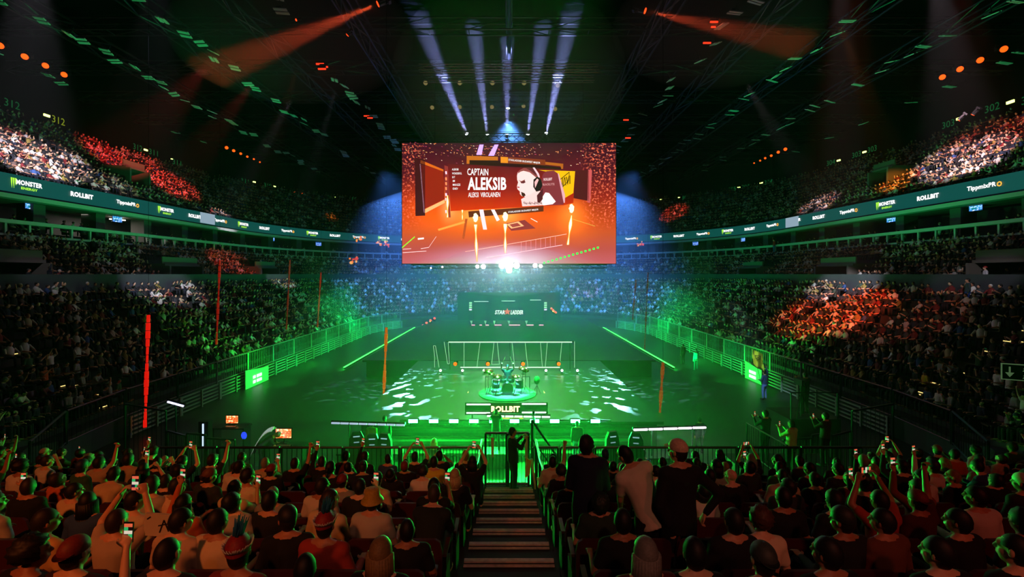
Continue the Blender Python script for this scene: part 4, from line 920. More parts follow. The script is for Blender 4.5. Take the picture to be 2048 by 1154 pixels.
# side bleacher fascia with bars, and the rails on top
for s in (-1, 1):
    nm = 'left' if s < 0 else 'right'; k = 0
    for y in np.arange(14.5, 64, 3.3):
        x = s * 17.75; y1 = y + 3.2
        if y > 55: x0_ = s * (4 + 13.75 * math.cos(math.asin(min(1, (y - 56) / 13.75 if y > 56 else 0)))); x1_ = s * (4 + 13.75 * math.cos(math.asin(min(1, max(0, (y1 - 56) / 13.75)))))
        elif y < 20.6: x0_ = s * (9 + 8.75 * math.sqrt(max(0, 1 - ((20.6 - y) / 8.75) ** 2))); x1_ = s * (9 + 8.75 * math.sqrt(max(0, 1 - (max(0, 20.6 - y1) / 8.75) ** 2)))
        else: x0_ = x1_ = x
        fence((x0_, y), (x1_, y1), .95, 2.25, 'metal guard rail panel along the front of the %s stand, %s from the camera' % (nm, ORD[k]), 'side guard rails', 14, .03, M['sidemetal'] if y > 27 else None)
        if y > 20:
            m = MB()
            for j in range(5): m.box(((x0_ + x1_) / 2 - s * .12, (y + y1) / 2, .12 + j * .2), (.08, 3.2, .07), M['sidemetal'], Matrix.Rotation(math.atan2(x0_ - x1_, 3.2), 3, 'Z'))
            for q in (0, .5, 1): m.box((x0_ + (x1_ - x0_) * q - s * .2, y + 3.2 * q, .5), (.08, .08, 1.0), M['sidemetal'])
            tag(m.build('bleacher_frame'), 'slatted metal underframe of the %s stand, %s bay from the camera' % (nm, ORD[k]), 'frame', 'slatted frames under the side stands')
        k += 1
# bright green lit end wall of the bleachers
for s, px0, px1, yt, yb in ((-1, 491, 537, 745, 778), (1, 1490, 1523, 745, 772)):
    a_ = P(px0, yb, 29.6); x0 = s * 17.3; m = MB(); d0 = abs(x0) * F / abs(px0 - 1018); d1 = abs(x0) * F / abs(px1 - 1018)
    q = [(x0, d0, 0), (x0, d1, 0), (x0, d1, 1.0), (x0, d1 - (d1 - d0) * .35, 1.05), (x0, d0, 1.25)]
    if s > 0: q = q[::-1]
    m.poly([Vector(v) for v in q], .05, mat('panel_green_white', '#a8b8a8', .6), Vector((s, 0, 0)))
    t = tag(m.build('side_panel_board'), 'pale board lit bright green at the near end of the %s bleachers' % ('left' if s < 0 else 'right'), 'board')
    m = MB()
    for dy in (.35, .5, .62):
        for z in (.3, .62): m.box((x0 - s * .03, d0 + (d1 - d0) * dy, z), (.02, .28, .2), glow('#d8ffe8', 1.6))
    m.build('light_cells', t)
    spot('board_light', (s * 13, (d0 + d1) / 2, 1.5), (x0, (d0 + d1) / 2, .6), 2600 * K, GREEN, 70, .8, .1)
# corner entrance fences on the floor
for s in (-1, 1):
    nm = 'left' if s < 0 else 'right'
    for k, (px0, px1, d0, d1, zt) in enumerate(((335, 372, 16.5, 16.0, 1.9), (374, 412, 16.0, 15.8, 2.0), (414, 470, 15.8, 15.6, 1.9), (250, 332, 17.5, 16.6, 2.6))):
        x0 = (px0 - 1018) / F * d0 * -s; x1 = (px1 - 1018) / F * d1 * -s
        fence((x0, d0), (x1, d1), .0, zt, 'tall barred fence at the %s corner entrance, %s panel' % (nm, ORD[k]), 'entrance fences', 9, .028)
# video position on the left
mo = glow('#ff6a20', 1.5)
mmat = bpy.data.materials.new('monitor_picture'); mmat.use_nodes = True; nt = mmat.node_tree; b_ = nt.nodes['Principled BSDF']; tc = nt.nodes.new('ShaderNodeTexCoord'); vo = nt.nodes.new('ShaderNodeTexNoise'); vo.inputs['Scale'].default_value = 5
nt.links.new(tc.outputs['Generated'], vo.inputs['Vector']); cr = nt.nodes.new('ShaderNodeValToRGB'); nt.links.new(vo.outputs['Fac'], cr.inputs[0]); cr.color_ramp.elements[0].position = .38; cr.color_ramp.elements[1].position = .62; cr.color_ramp.elements[0].color = lin('#fff0b0'); cr.color_ramp.elements[1].color = lin('#b02010'); q = cr.color_ramp.elements.new(.47); q.color = lin('#ff6a18')
nt.links.new(cr.outputs[0], b_.inputs['Emission Color']); b_.inputs['Emission Strength'].default_value = 1.8
def monitor(px, py, d, w, h, label, ht, rz=0.0):
    p = P(px, py, d); t = thing('monitor', label, 'monitor', (p.x, d, ht), rz)
    z = p.z - ht; m = MB(); m.box((0, .03, z), (w + .06, .05, h + .06), M['black']); m.build('casing', t)
    m = MB(); m.box((0, -.0, z), (w, .012, h), mmat); m.build('picture', t)
    m = MB(); m.tube((0, .06, 0), (0, .06, z), .03, M['black']); m.box((0, .06, .01), (.3, .2, .02), M['black']); m.build('stand', t); return t
monitor(567, 867, 17.2, .58, .34, 'small monitor with a glowing orange picture beside the worker with the towel', 1.2); monitor(464, 839, 18.6, .48, .30, 'farther monitor with a glowing orange picture on the raised desk', 1.43)
for (px, py, d, w, lab) in ((572, 886, 17.1, 1.5, 'video desk with a keyboard under the near orange monitor'), (464, 852, 18.5, 1.3, 'raised video desk under the farther orange monitor')):
    p = P(px, py, d); m = MB(); z = 1.17 if d < 18 else 1.40
    m.box((p.x, d, z), (w, .6, .05), M['darkmetal']); m.box((p.x - w / 2 + .05, d, z / 2), (.05, .5, z), M['black']); m.box((p.x + w / 2 - .05, d, z / 2), (.05, .5, z), M['black']); m.box((p.x, d - .15, z + .04), (.5, .16, .03), M['rail'])
    tag(m.build('video_desk'), lab, 'desk')
p = P(411, 868, 17); m = MB(); m.box(p, (.36, .25, 1.0), M['darkmetal']); m.box(p + Vector((-.0, -.14, 0)), (.05, .02, .85), glow('#bcd4ff', 1.6)); m.tube(p, (p.x, p.y, 0), .05, M['black']); tag(m.build('speaker_column'), 'dark column with a bright vertical light line left of the video desks', 'speaker')
p = P(488, 871, 17.5); m = MB(); m.ell(p, (.11, .03, .14), glow('#2038ff', 2.0)); m.tube(p, (p.x, p.y, 0), .025, M['black']); tag(m.build('blue_lamp'), 'small deep blue lamp on a stand beside the video desk', 'lamp')
# direction sign at the right edge
p = P(2036, 745, 15.5); t = thing('exit_sign', 'green exit sign with a white down arrow and walking figures at the right edge', 'sign', p); t.rotation_euler = (0, 0, -.5)
m = MB(); m.box((0, .03, 0), (.75, .05, .5), mat('sign_green', '#0d2a16', .5)); m.build('plate', t)
m = MB(); g_ = glow('#5a7a50', .5)
m.box((-.2, 0, .05), (.045, .01, .26), g_); m.poly([Vector((-.31, -.005, -.02)), Vector((-.2, -.005, -.18)), Vector((-.09, -.005, -.02))], .01, g_)
for z in (.12, -.12):
    m.ell((.18, 0, z + .07), (.025, .01, .025), g_, 8, 6); m.tube((.18, 0, z + .04), (.16, 0, z - .02), .018, g_); m.tube((.16, 0, z - .02), (.2, 0, z - .08), .012, g_); m.tube((.16, 0, z - .02), (.12, 0, z - .08), .012, g_); m.tube((.13, 0, z + .02), (.22, 0, z), .01, g_)
m.build('pictogram', t)
m = MB(); m.box((0, .035, 0), (.81, .03, .56), g_); m.build('border', t)
# suite televisions
tvm = bpy.data.materials.new('tv_picture'); tvm.use_nodes = True; nt = tvm.node_tree; b_ = nt.nodes['Principled BSDF']; tc = nt.nodes.new('ShaderNodeTexCoord'); vo = nt.nodes.new('ShaderNodeTexNoise'); vo.inputs['Scale'].default_value = 5
nt.links.new(tc.outputs['Generated'], vo.inputs['Vector']); cr = nt.nodes.new('ShaderNodeValToRGB'); nt.links.new(vo.outputs['Fac'], cr.inputs[0]); cr.color_ramp.elements[0].position = .4; cr.color_ramp.elements[0].color = lin('#04103a'); cr.color_ramp.elements[1].position = .68; cr.color_ramp.elements[1].color = lin('#e8f0ff'); q = cr.color_ramp.elements.new(.54); q.color = lin('#2060e0')
nt.links.new(cr.outputs[0], b_.inputs['Emission Color']); b_.inputs['Emission Strength'].default_value = 1.5
TVL = [(63, 411, 1), (236, 438, .95), (545, 478, .7), (636, 488, .55), (1783, 438, .95), (1953, 414, 1), (1484, 479, .75), (1391, 487, .6)]
for k, (px, py, s_) in enumerate(TVL):
    u = (px - 1018) / F; best = min(walk([b for b in SIDE if b[3] > -.3], TB + 2.2, .3), key=lambda w: abs(w[0].x / w[0].y - u)); pnt, n, tg = best
    c = Vector((pnt.x, pnt.y, EYE - (py - 548) / F * pnt.y)); r = Matrix(((tg.x, n.x, 0), (tg.y, n.y, 0), (0, 0, 1)))
    t = thing('television', 'blue glowing television in the %s suites, %s from the camera' % ('left' if px < 1018 else 'right', ORD[k % 4 if k < 4 else (1, 0, 2, 3)[k - 4]]), 'television', c, math.atan2(tg.y, tg.x), 'televisions in the suites')
    m = MB(); m.box((0, .04, 0), (1.05, .06, .62), M['black']); m.tube((0, .05, .3), (0, .05, max(.4, 12.9 - c.z)), .03, M['black']); m.build('casing', t)
    m = MB(); m.box((0, 0, 0), (1.0, .012, .57), tvm); m.build('picture', t)
# lit suite on the left
c = Vector((-(18 + TB + 3.4), 41.5, 12.3))
area('suite_lamp', (c.x, 41.5, 12.8), (c.x, 41.5, 11), 160, (.95, .95, .9), 1.5, 4)
for k, dy in enumerate((-1.3, 1.2)):
    m = MB(); m.box((c.x + .6, 41.5 + dy, 12.7), (.6, 1.1, .08), glow('#fff4e0', 5)); tag(m.build('suite_lamp_panel'), 'bright white ceiling panel in the lit suite on the left, %s one' % ('nearer' if k == 0 else 'farther'), 'lamp', 'lit suite panels')
# lines of step lights in the side stands
for s, y, nm in ((-1, 21.5, 'left'), (1, 22.0, 'right')):
    m = MB()
    for i in range(0, NR):
        x = s * (18 + row_t(i) + .1); z = row_z(i, 0) + .03
        for j in (0, 1):
            if rnd() < .75: m.box((x + s * j * .35, y, z + j * .02), (.03, .55, .03), glow('#ffd880', 1.5))
    tag(m.build('step_light'), 'rising line of small yellow step lights in an aisle of the %s stand' % nm, 'light', kind='stuff')
# ================================================================== people
R_ = math.radians
def solid(parts, name, voxel, keep, mat_, smooth_it=3):
    """fuse closed shapes into one continuous smooth surface"""
    me = bpy.data.meshes.new(name); me.from_pydata([tuple(v) for v in parts.v], [], parts.f)
    o = bpy.data.objects.new(name, me); COL.objects.link(o)
    r = o.modifiers.new('r', 'REMESH'); r.mode = 'VOXEL'; r.voxel_size = voxel; r.use_smooth_shade = True
    s = o.modifiers.new('s', 'SMOOTH'); s.factor = .5; s.iterations = smooth_it
    d = o.modifiers.new('d', 'DECIMATE'); d.ratio = keep
    dg = bpy.context.evaluated_depsgraph_get(); ev = o.evaluated_get(dg); out = bpy.data.meshes.new_from_object(ev)
    bpy.data.objects.remove(o); bpy.data.meshes.remove(me)
    out.materials.clear(); out.materials.append(mat_); out.name = name
    out.polygons.foreach_set('use_smooth', [True] * len(out.polygons)); return out
class Fig(MB):
    def cap(s, a, b, r0, r1, n=10):
        a = Vector(a); b = Vector(b); s.tube(a, b, r0, None, n, r1); s.ell(a, (r0,) * 3, None, n, 6); s.ell(b, (r1,) * 3, None, n, 6)
    def slices(s, L, n=14):
        """L: list of (centre, rx, ry, yaw)"""
        vs = []; fs = []
        for c, rx, ry, q in L:
            for i in range(n):
                t = 2 * math.pi * i / n; v = Vector((rx * math.cos(t), ry * math.sin(t), 0)); v.rotate(q); vs.append(Vector(c) + v)
        for j in range(len(L) - 1):
            for i in range(n): a = j * n + i; b = j * n + (i + 1) % n; fs.append((a, b, b + n, a + n))
        fs.append(tuple(range(n - 1, -1, -1))); fs.append(tuple(range((len(L) - 1) * n, len(L) * n))); s.add(vs, fs, None)
PHONES = {}
def pose(name, seated=True, lean=(0, -.06), bend=0.0, yaw=0.0, pitch=0.0, roll=0.0, L=None, R=None, sleeve='short', knees=(.13, .5), twist=0.0, curl=.5, feet=None, shoulder=.0, hip_z=None, wide=1.0, phone=None):
    """One figure facing +Y. L, R: (elbow offset from shoulder, hand offset from elbow)."""
    hz = hip_z or (.50 if seated else .93)
    hip = Vector((0, 0, hz)); up = Vector((lean[0], lean[1], 1)).normalized()
    if bend: up = Vector((lean[0], math.sin(bend), math.cos(bend))).normalized()
    q = Vector((0, 0, 1)).rotation_difference(up)
    tq = Matrix.Rotation(twist, 3, 'Z').to_quaternion(); qq = q @ tq
    def at(x, y, z): v = Vector((x, y, z)); v.rotate(qq if z > .25 else q); return hip + v
    TL = .50
    prof = [(-.08, .15 * wide, .115), (0, .165 * wide, .125), (.10, .155 * wide, .12), (.20, .150 * wide, .112), (.30, .162 * wide, .118), (.40, .17 * wide, .115), (.455, .15, .095), (.50, .085, .07), (.53, .058, .06)]
    b = Fig(); b.slices([(at(0, 0, z), rx, ry, qq) for z, rx, ry in prof])
    neck0 = at(0, 0, .50); headq = (qq @ Euler((-pitch, 0, 0)).to_quaternion() @ Euler((0, roll, 0)).to_quaternion())
    headq = Euler((0, 0, yaw)).to_quaternion() @ headq if True else headq
    neck1 = neck0 + up * .048 + Vector((0, .012, 0)) + Vector((0, .012, 0)); b.cap(neck0 - up * .03, neck1, .060, .054)
    for s in (-1, 1): b.cap(at(s * .02, 0, .515), at(s * .13, 0, .462), .045, .05)
    hc = neck1 + headq @ Vector((0, .020, .095)); k_ = .93
    H = lambda x, y, z: hc + headq @ Vector((x * k_, y * k_, z * k_)); hr = headq.to_matrix()
    b.ell(H(0, -.012, .03), (.070, .087, .083), None, 16, 12, hr); b.ell(H(0, .025, -.045), (.053, .062, .071), None, 14, 10, hr); b.ell(H(0, .05, -.092), (.028, .026, .022), None, 8, 6, hr)
    b.cap(H(0, .090, .012), H(0, .108, -.022), .010, .014, 6); b.ell(H(0, .083, .035), (.05, .014, .012), None, 8, 6, hr)
    b.ell(H(0, .088, -.056), (.024, .012, .011), None, 8, 6, hr)
    for s in (-1, 1):
        b.ell(H(s * .078, -.005, -.005), (.012, .02, .032), None, 8, 6, hr); b.ell(H(s * .03, .082, .012), (.014, .01, .008), None, 8, 6, hr); b.ell(H(s * .035, .06, -.03), (.024, .02, .02), None, 8, 6, hr)
    # shirt
    sh = Fig(); sh.slices([(at(0, 0, z), rx + .016, ry + .016, qq) for z, rx, ry in [(-.14, .16 * wide, .12)] + prof[:-2]] + [(at(0, 0, .485), .098, .080, qq), (at(0, 0, .515), .072, .070, qq)])
    dl = Vector((-.1, .02, -.26)), Vector((.02, .24, .02)); dr = Vector((.1, .02, -.26)), Vector((-.02, .24, .02))
    Lo, Ro = L or dl, R or dr; hands = []
    for s, (e_, h_) in ((-1, Lo), (1, Ro)):
        S0 = at(s * .165 * (1 + .25 * (wide - 1)), 0, .43 + shoulder); E = S0 + Vector(e_); Hd = E + Vector(h_); fd = (Hd - E).normalized()
        b.cap(at(s * .09, 0, .44), S0, .065, .062); b.cap(S0, E, .052, .040); b.cap(E, Hd, .040, .027)
        # hand: palm, four fingers of different length with a bend, thumb from the side
        side = fd.cross(Vector((0, 0, 1)) if abs(fd.z) < .9 else Vector((0, 1, 0))).normalized(); nrm = side.cross(fd).normalized()
        pr = Matrix((side, fd, nrm)).transposed(); pc = Hd + fd * .045; b.ell(pc, (.040, .052, .017), None, 10, 8, pr)
        for k, ln_ in enumerate((.062, .074, .070, .054)):
            o_ = (k - 1.5) * .020; f0 = pc + side * o_ + fd * .040; f1 = f0 + (fd * math.cos(curl) - nrm * math.sin(curl)) * ln_ * .55; f2 = f1 + (fd * math.cos(curl * 2) - nrm * math.sin(curl * 2)) * ln_ * .5
            b.cap(f0, f1, .0095, .009, 6); b.cap(f1, f2, .009, .008, 6)
        t0 = pc - side * s * .030 - fd * .02; t1 = t0 - side * s * .028 + fd * .028; t2 = t1 + fd * .026 - nrm * .008; b.cap(t0, t1, .013, .011, 6); b.cap(t1, t2, .011, .009, 6)
        hands.append((pc + fd * .02, fd))
        sh.cap(at(s * .04, 0, .470), S0 + up * .004, .064, .080)
        if sleeve == 'short': sh.cap(S0, S0.lerp(E, .62), .070, .062)
        else: sh.cap(S0, E, .066, .054); sh.cap(E, E.lerp(Hd, .93), .052, .038)
    # legs
    tr = Fig(); tr.slices([(hip + Vector((0, 0, z)), rx * wide, ry, Euler((0, 0, 0)).to_quaternion()) for z, rx, ry in ((-.14, .15, .13), (-.08, .175, .14), (.0, .178, .138), (.07, .165, .13))])
    sho = []
    for s in (-1, 1):
        h0 = hip + Vector((s * .09, 0, -.05))
        if seated: kn = Vector((s * knees[0], .44, knees[1])); an = Vector((s * (knees[0] + .0), .46, .10))
        else:
            f = (feet or ((-.12, 0), (.12, 0)))[0 if s < 0 else 1]; an = Vector((f[0], f[1], .09)); kn = h0.lerp(an, .5) + Vector((0, .03, 0))
        b.cap(h0, kn, .078, .052); b.cap(kn, an, .050, .034); b.ell(an + Vector((0, .06, -.05)), (.042, .12, .035), None)
        tr.cap(h0, kn, .098, .070); tr.cap(kn, an, .068, .052)
        m = MB(); m.slices = None
        m.ell(an + Vector((0, .06, -.045)), (.052, .14, .045), M['black'], 12, 8); m.ell(an + Vector((0, -.0, .0)), (.052, .06, .06), M['black'], 10, 6); sho.append(m)
    bm_ = solid(b, 'person', .0085, .16, M['skin'], 2); sm_ = solid(sh, 'shirt', .018, .5, M['cloth']); tm_ = solid(tr, 'trousers', .02, .4, M['cloth'])
    return dict(body=bm_, shirt=sm_, trousers=tm_, shoes=sho, hc=hc, hq=headq, hands=hands, seated=seated, at=at, q=qq)
# hair meshes in head space
def hairmesh(kind):
    m = MB(); v = []; rr = random.Random(5)
    def shell(rx, ry, rz, c, cut, n=22, rg=16, noise=0.0, fr=18):
        t = MB(); t.ell((0, 0, 0), (1, 1, 1), M['hair'], n, rg); vs = [Vector(p) for p in t.v]; keep = []
        for i, p in enumerate(vs):
            k = 1 + noise * math.sin(p.x * fr + 1) * math.sin(p.y * fr) * math.sin(p.z * fr + 2)
            vs[i] = Vector((p.x * rx, p.y * ry, p.z * rz)) * k
        fs = [f for f in t.f if cut(sum((vs[i] for i in f), Vector()) / len(f))]
        m.add([p + Vector(c) for p in vs], fs, M['hair'])
    def short_(p): return (p.z > .035 if p.y > .02 else (p.z > -.02 if p.y > -.02 else p.z > -.118 + max(0, abs(p.x) - .05) * 1.2))
    def face(p): return (p.z > .035 if p.y > .03 else p.z > -.10)
    if kind == 'short': shell(.087, .106, .128, (0, -.016, .008), short_, noise=.03)
    elif kind == 'crop': shell(.0800, .099, .122, (0, -.014, .003), short_)
    elif kind == 'tousled': shell(.094, .114, .132, (0, -.016, .016), short_, noise=.09, fr=14)
    elif kind == 'curly': shell(.108, .122, .118, (0, -.02, .04), lambda p: not (p.y > .045 and p.z < .035) and p.z > -.07, 26, 20, .16, 20)
    elif kind in ('long', 'blonde'):
        shell(.088, .107, .118, (0, -.014, .02), face, noise=.03)
        for k in range(15):
            a = math.pi + math.pi * (k / 14) ; x = .083 * math.cos(a); y = .085 * math.sin(a) - .02
            m.tube((x, y, .02), (x * 1.12, y - .015, -.16), .026, M['hair'], 6, .024); m.tube((x * 1.12, y - .015, -.16), (x * 1.0, y - .02, -.28 - .03 * rr.random()), .024, M['hair'], 6, .010)
    elif kind == 'bun': shell(.085, .105, .118, (0, -.014, .018), face, noise=.02); m.ell((0, -.105, .10), (.042, .04, .04), M['hair'], 10, 8)
    elif kind == 'ponytail':
        shell(.085, .105, .118, (0, -.014, .018), face, noise=.02); m.tube((0, -.11, .06), (0, -.15, -.02), .024, M['hair'], 8, .03); m.tube((0, -.15, -.02), (0, -.14, -.17), .03, M['hair'], 8, .008)
    elif kind in ('cap', 'backcap'):
        shell(.089, .109, .098, (0, -.010, .046), lambda p: p.z > -.012, noise=0)
        s = 1 if kind == 'cap' else -1; n = 10; top = [Vector((.072 * math.cos(math.pi * i / n), s * (.07 + .085 * math.sin(math.pi * i / n)), .045 - .012 * math.sin(math.pi * i / n))) for i in range(n + 1)]
        m.poly(top, .006, M['hair'], Vector((0, 0, 1))); m.ell((0, -.01, .143), (.008, .008, .005), M['hair'], 6, 4)
    elif kind == 'bucket':
        m.lathe([(.075, .135), (.088, .12), (.094, .05), (.135, -.01), (.137, -.014), (.092, .04)], M['hair'], 24, (0, -.012, .02))
    elif kind in ('beanie', 'tassel'):
        shell(.092, .110, .112, (0, -.012, .048), lambda p: p.z > -.015, noise=.02)
        if kind == 'tassel':
            c = Vector((0, -.012, .15)); rr = random.Random(4)
            for k in range(46):
                a = rr.random() * 6.28; r = rr.random() * .03; m.tube(c + Vector((r * math.cos(a), r * math.sin(a), -.02)), c + Vector((r * 2.0 * math.cos(a) + .03, r * 2.0 * math.sin(a), .07 + rr.random() * .09)), .010, M['tassel'], 4, .003)
            for k in range(60):
                a = k / 60 * 6.283; m.tube((.092 * math.cos(a), .108 * math.sin(a) - .012, .062), (.112 * math.cos(a), .126 * math.sin(a) - .012, .085 + .02 * rr.random()), .008, M['fur'], 4, .003)
    return m
M['tassel'] = mat('blue_tassel', '#1c6a92', .9); M['fur'] = mat('pale_fur', '#cfd0c8', .9)
HK = ['short', 'crop', 'tousled', 'curly', 'long', 'bun', 'ponytail', 'cap', 'backcap', 'bucket', 'beanie', 'tassel']
HM = {}
for k in HK:
    o = hairmesh(k).build('hair', None, True); HM[k] = o.data; bpy.data.objects.remove(o)
V = Vector
POSES = {
 'lap': pose('lap'), 'lapl': pose('lapl', yaw=.5, lean=(-.03, -.05), sleeve='long'), 'lapr': pose('lapr', yaw=-.5, lean=(.04, -.04)), 'fwd': pose('fwd', bend=.42, pitch=-.25, sleeve='long', L=(V((-.03, .16, -.24)), V((.10, .2, .06))), R=(V((.03, .16, -.24)), V((-.10, .2, .06)))),
 'down': pose('down', pitch=-.5, wide=1.08), 'back': pose('back', lean=(.02, -.18), pitch=.12, wide=1.12, sleeve='long'),
 'phone': pose('phone', R=(V((.05, .20, -.14)), V((-.08, .10, .24))), L=(V((-.08, .08, -.27)), V((.04, .22, .02))), curl=.9, sleeve='short'),
 'phoneup': pose('phoneup', R=(V((.10, .14, .16)), V((-.12, .05, .24))), L=(V((-.10, .14, .14)), V((.14, .05, .24))), curl=.9, pitch=.08),
 'phonel': pose('phonel', L=(V((-.08, .16, .10)), V((.06, .04, .27))), R=(V((.08, .08, -.27)), V((-.04, .22, .02))), curl=.9, sleeve='long'),
 'clap': pose('clap', R=(V((.12, .2, -.06)), V((-.20, .1, .18))), L=(V((-.12, .2, -.06)), V((.18, .1, .18))), curl=.1, yaw=.2),
 'armup': pose('armup', R=(V((.08, .10, .24)), V((.02, .04, .25))), yaw=-.1, curl=1.1, sleeve='short'),
 'stand': pose('stand', seated=False, R=(V((.06, -.02, -.29)), V((-.02, .08, -.24))), L=(V((-.06, -.02, -.29)), V((.02, .08, -.24))), sleeve='long', pitch=-.1),
 'standlook': pose('standlook', seated=False, bend=.10, pitch=-.55, yaw=.15 - .5, R=(V((.05, .06, -.28)), V((-.03, .22, -.06))), L=(V((-.06, .02, -.29)), V((.06, .2, -.12))), sleeve='long'),
 'leaner': pose('leaner', seated=False, bend=.30, lean=(-.36, 0), yaw=.55, pitch=-.15, L=(V((.02, .10, -.27)), V((.06, .16, -.18))), R=(V((.04, .10, -.28)), V((.04, .12, -.24))), twist=.1),
 'hiphand': pose('hiphand', seated=False, yaw=.62, lean=(.02, .0), R=(V((.24, -.06, -.20)), V((-.14, .04, -.22))), L=(V((-.09, -.06, -.28)), V((.10, .02, -.22))), sleeve='long', curl=.9, feet=((-.16, 0), (.18, .02))),
 'standphone': pose('standphone', seated=False, pitch=-.1, R=(V((.06, .18, -.15)), V((-.10, .14, .18))), L=(V((-.06, .18, -.15)), V((.10, .14, .18))), sleeve='long', curl=.8),
 'bent': pose('bent', seated=False, bend=.95, lean=(0, 0), pitch=.0, R=(V((.02, .14, -.26)), V((.0, .22, -.02))), L=(V((-.02, .14, -.26)), V((.0, .22, -.02))), sleeve='short', feet=((-.12, -.05), (.12, .1))),
 'fist': pose('fist', seated=False, R=(V((.12, .08, .20)), V((-.04, .04, .26))), L=(V((-.10, .02, -.26)), V((.04, .18, .04))), sleeve='long', curl=1.2),
 'drummer': pose('drummer', R=(V((.14, .10, .16)), V((-.02, .12, .22))), L=(V((-.14, .10, .16)), V((.02, .12, .22))), curl=1.1),
}
pcount = 0
def person(ps, loc, rz, skin, hair, hcol, shirt, trou, label, cat='person', group=None, scale=1.0, shoes=False):
    p = POSES[ps]; o = bpy.data.objects.new('person', p['body']); COL.objects.link(o); o.color = lin(skin); o.location = loc; o.rotation_euler = (0, 0, rz); o.scale = (scale,) * 3
    tag(o, label, cat, group)
    for nm, me, c in (('shirt', p['shirt'], shirt), ('trousers', p['trousers'], trou)):
        c_ = bpy.data.objects.new(nm, me); COL.objects.link(c_); c_.parent = o; c_.color = lin(c)
    if hair and hair != 'none':
        h = bpy.data.objects.new('hat' if hair in ('cap', 'backcap', 'bucket', 'beanie', 'tassel') else 'hair', HM[hair]); COL.objects.link(h); h.parent = o; h.color = lin(hcol)
        h.location = p['hc']; h.rotation_mode = 'QUATERNION'; h.rotation_quaternion = p['hq']; h.scale = (.94,) * 3
        if hair in ('cap', 'backcap', 'bucket', 'beanie', 'tassel'):
            h2 = bpy.data.objects.new('hair', HM['crop']); COL.objects.link(h2); h2.parent = o; h2.color = lin('#1a120c'); h2.location = p['hc']; h2.rotation_mode = 'QUATERNION'; h2.rotation_quaternion = p['hq']; h2.scale = (.94,) * 3
    if shoes:
        for m in p['shoes']:
            s = m.build('shoe', o, True)
    return o
# phone
ph0 = thing('phone', '', 'phone'); m = MB(); m.box((0, .004, 0), (.074, .008, .150), M['phonebody']); m.build('case', ph0)
def screen_mesh(cols, seed):
    r = random.Random(seed); m = MB()
    for j in range(5):
        for i in range(2): m.box((-.016 + i * .032, -.0015, -.052 + j * .026), (.031, .001, .025), glow(r.choice(cols), .7))
    o = m.build('screen'); me = o.data; bpy.data.objects.remove(o); return me
PSC = [screen_mesh(['#ff9aa8', '#70e8c0', '#e8f0ff', '#c040a0', '#081810'], 1), screen_mesh(['#4060ff', '#e04060', '#101030', '#c8d0ff'], 2), screen_mesh(['#ffe8d0', '#ff7048', '#180808', '#30c870'], 3), screen_mesh(['#e8fff4', '#c8f0ff', '#ffffff'], 4)]
ph_used = False; ph_n = 0
def phone(loc, rz, label, wide=False, sc=0, tilt=0.0):
    global ph_used
    o = ph0 if not ph_used else dup(ph0); ph_used = True
    s = bpy.data.objects.new('screen', PSC[sc]); COL.objects.link(s); s.parent = o
    o.location = loc; o.rotation_euler = (tilt, R_(90) if wide else 0, rz); o['label'] = label; o['group'] = 'phones held up in the audience'; return o
KIDS_PH = None
def phone_for(o, ps, label, wide=False, sc=0, hand=1):
    p = POSES[ps]; hp = [h[0] for h in p['hands']]; c = (hp[0] + hp[1]) / 2 if ps in ('phoneup', 'standphone') else hp[hand]
    c = c + Vector((0, .01, .045)); mw = Matrix.Translation(o.location) @ Matrix.Rotation(o.rotation_euler.z, 4, 'Z') @ Matrix.Scale(o.scale.x, 4)
    return phone(mw @ c, o.rotation_euler.z + (rnd() - .5) * .2, label, wide, sc, -.05)

# ------------------------------------------------------------------ seats
def make_seat():
    t = thing('stadium_seat', '', 'seat')
    m = MB(); pr = [(-.225, .32), (.225, .32), (.235, .70), (.215, .80), (.17, .83), (-.17, .83), (-.215, .80), (-.235, .70)]
    m.poly([Vector((x, -.22 - (z - .32) * .16, z)) for x, z in pr], .035, M['seat']); m.build('backrest', t)
    m = MB(); m.box((0, -.0, .43), (.44, .42, .05), M['seatpad']); m.box((0, .2, .425), (.42, .03, .05), M['seat']); m.build('seat_pan', t)
    m = MB()
    for s in (-1, 1): m.box((s * .25, -.05, .22), (.035, .34, .44), M['black']); m.box((s * .25, -.03, .60), (.045, .32, .03), M['seat']); m.box((s * .25, -.12, .5), (.03, .05, .22), M['black'])
    m.box((0, -.1, .38), (.5, .04, .04), M['black'])
    m.build('frame', t); return t
seat0 = make_seat(); seat_used = False
random.seed(21)
SKIN = ['#d8a184', '#c98f70', '#b87c5c', '#e0b090', '#a86c4c']
DARK = ['#15171c', '#0e0f12', '#1c1f26', '#20242c', '#26201e', '#101a24', '#2c2c30']
SHIRTC = [('black', '#101114', 26), ('dark grey', '#26282c', 14), ('navy', '#141c30', 12), ('white', '#d8d4cc', 11), ('grey', '#8a8a88', 7), ('beige', '#b8a588', 4), ('maroon', '#5c1c20', 4), ('yellow', '#c8a020', 3), ('green', '#2c5a34', 3), ('blue', '#2c4a80', 4), ('orange', '#c86428', 2)]
HAIRC = [('dark haired', '#0f0a08', 10), ('brown haired', '#241610', 6), ('fair haired', '#8a6a40', 1), ('black haired', '#060505', 6), ('grey haired', '#7c7874', 1)]
def pick(L): 
    t = sum(x[2] for x in L); r = rnd() * t
    for x in L:
        r -= x[2]
        if r <= 0: return x
    return L[0]
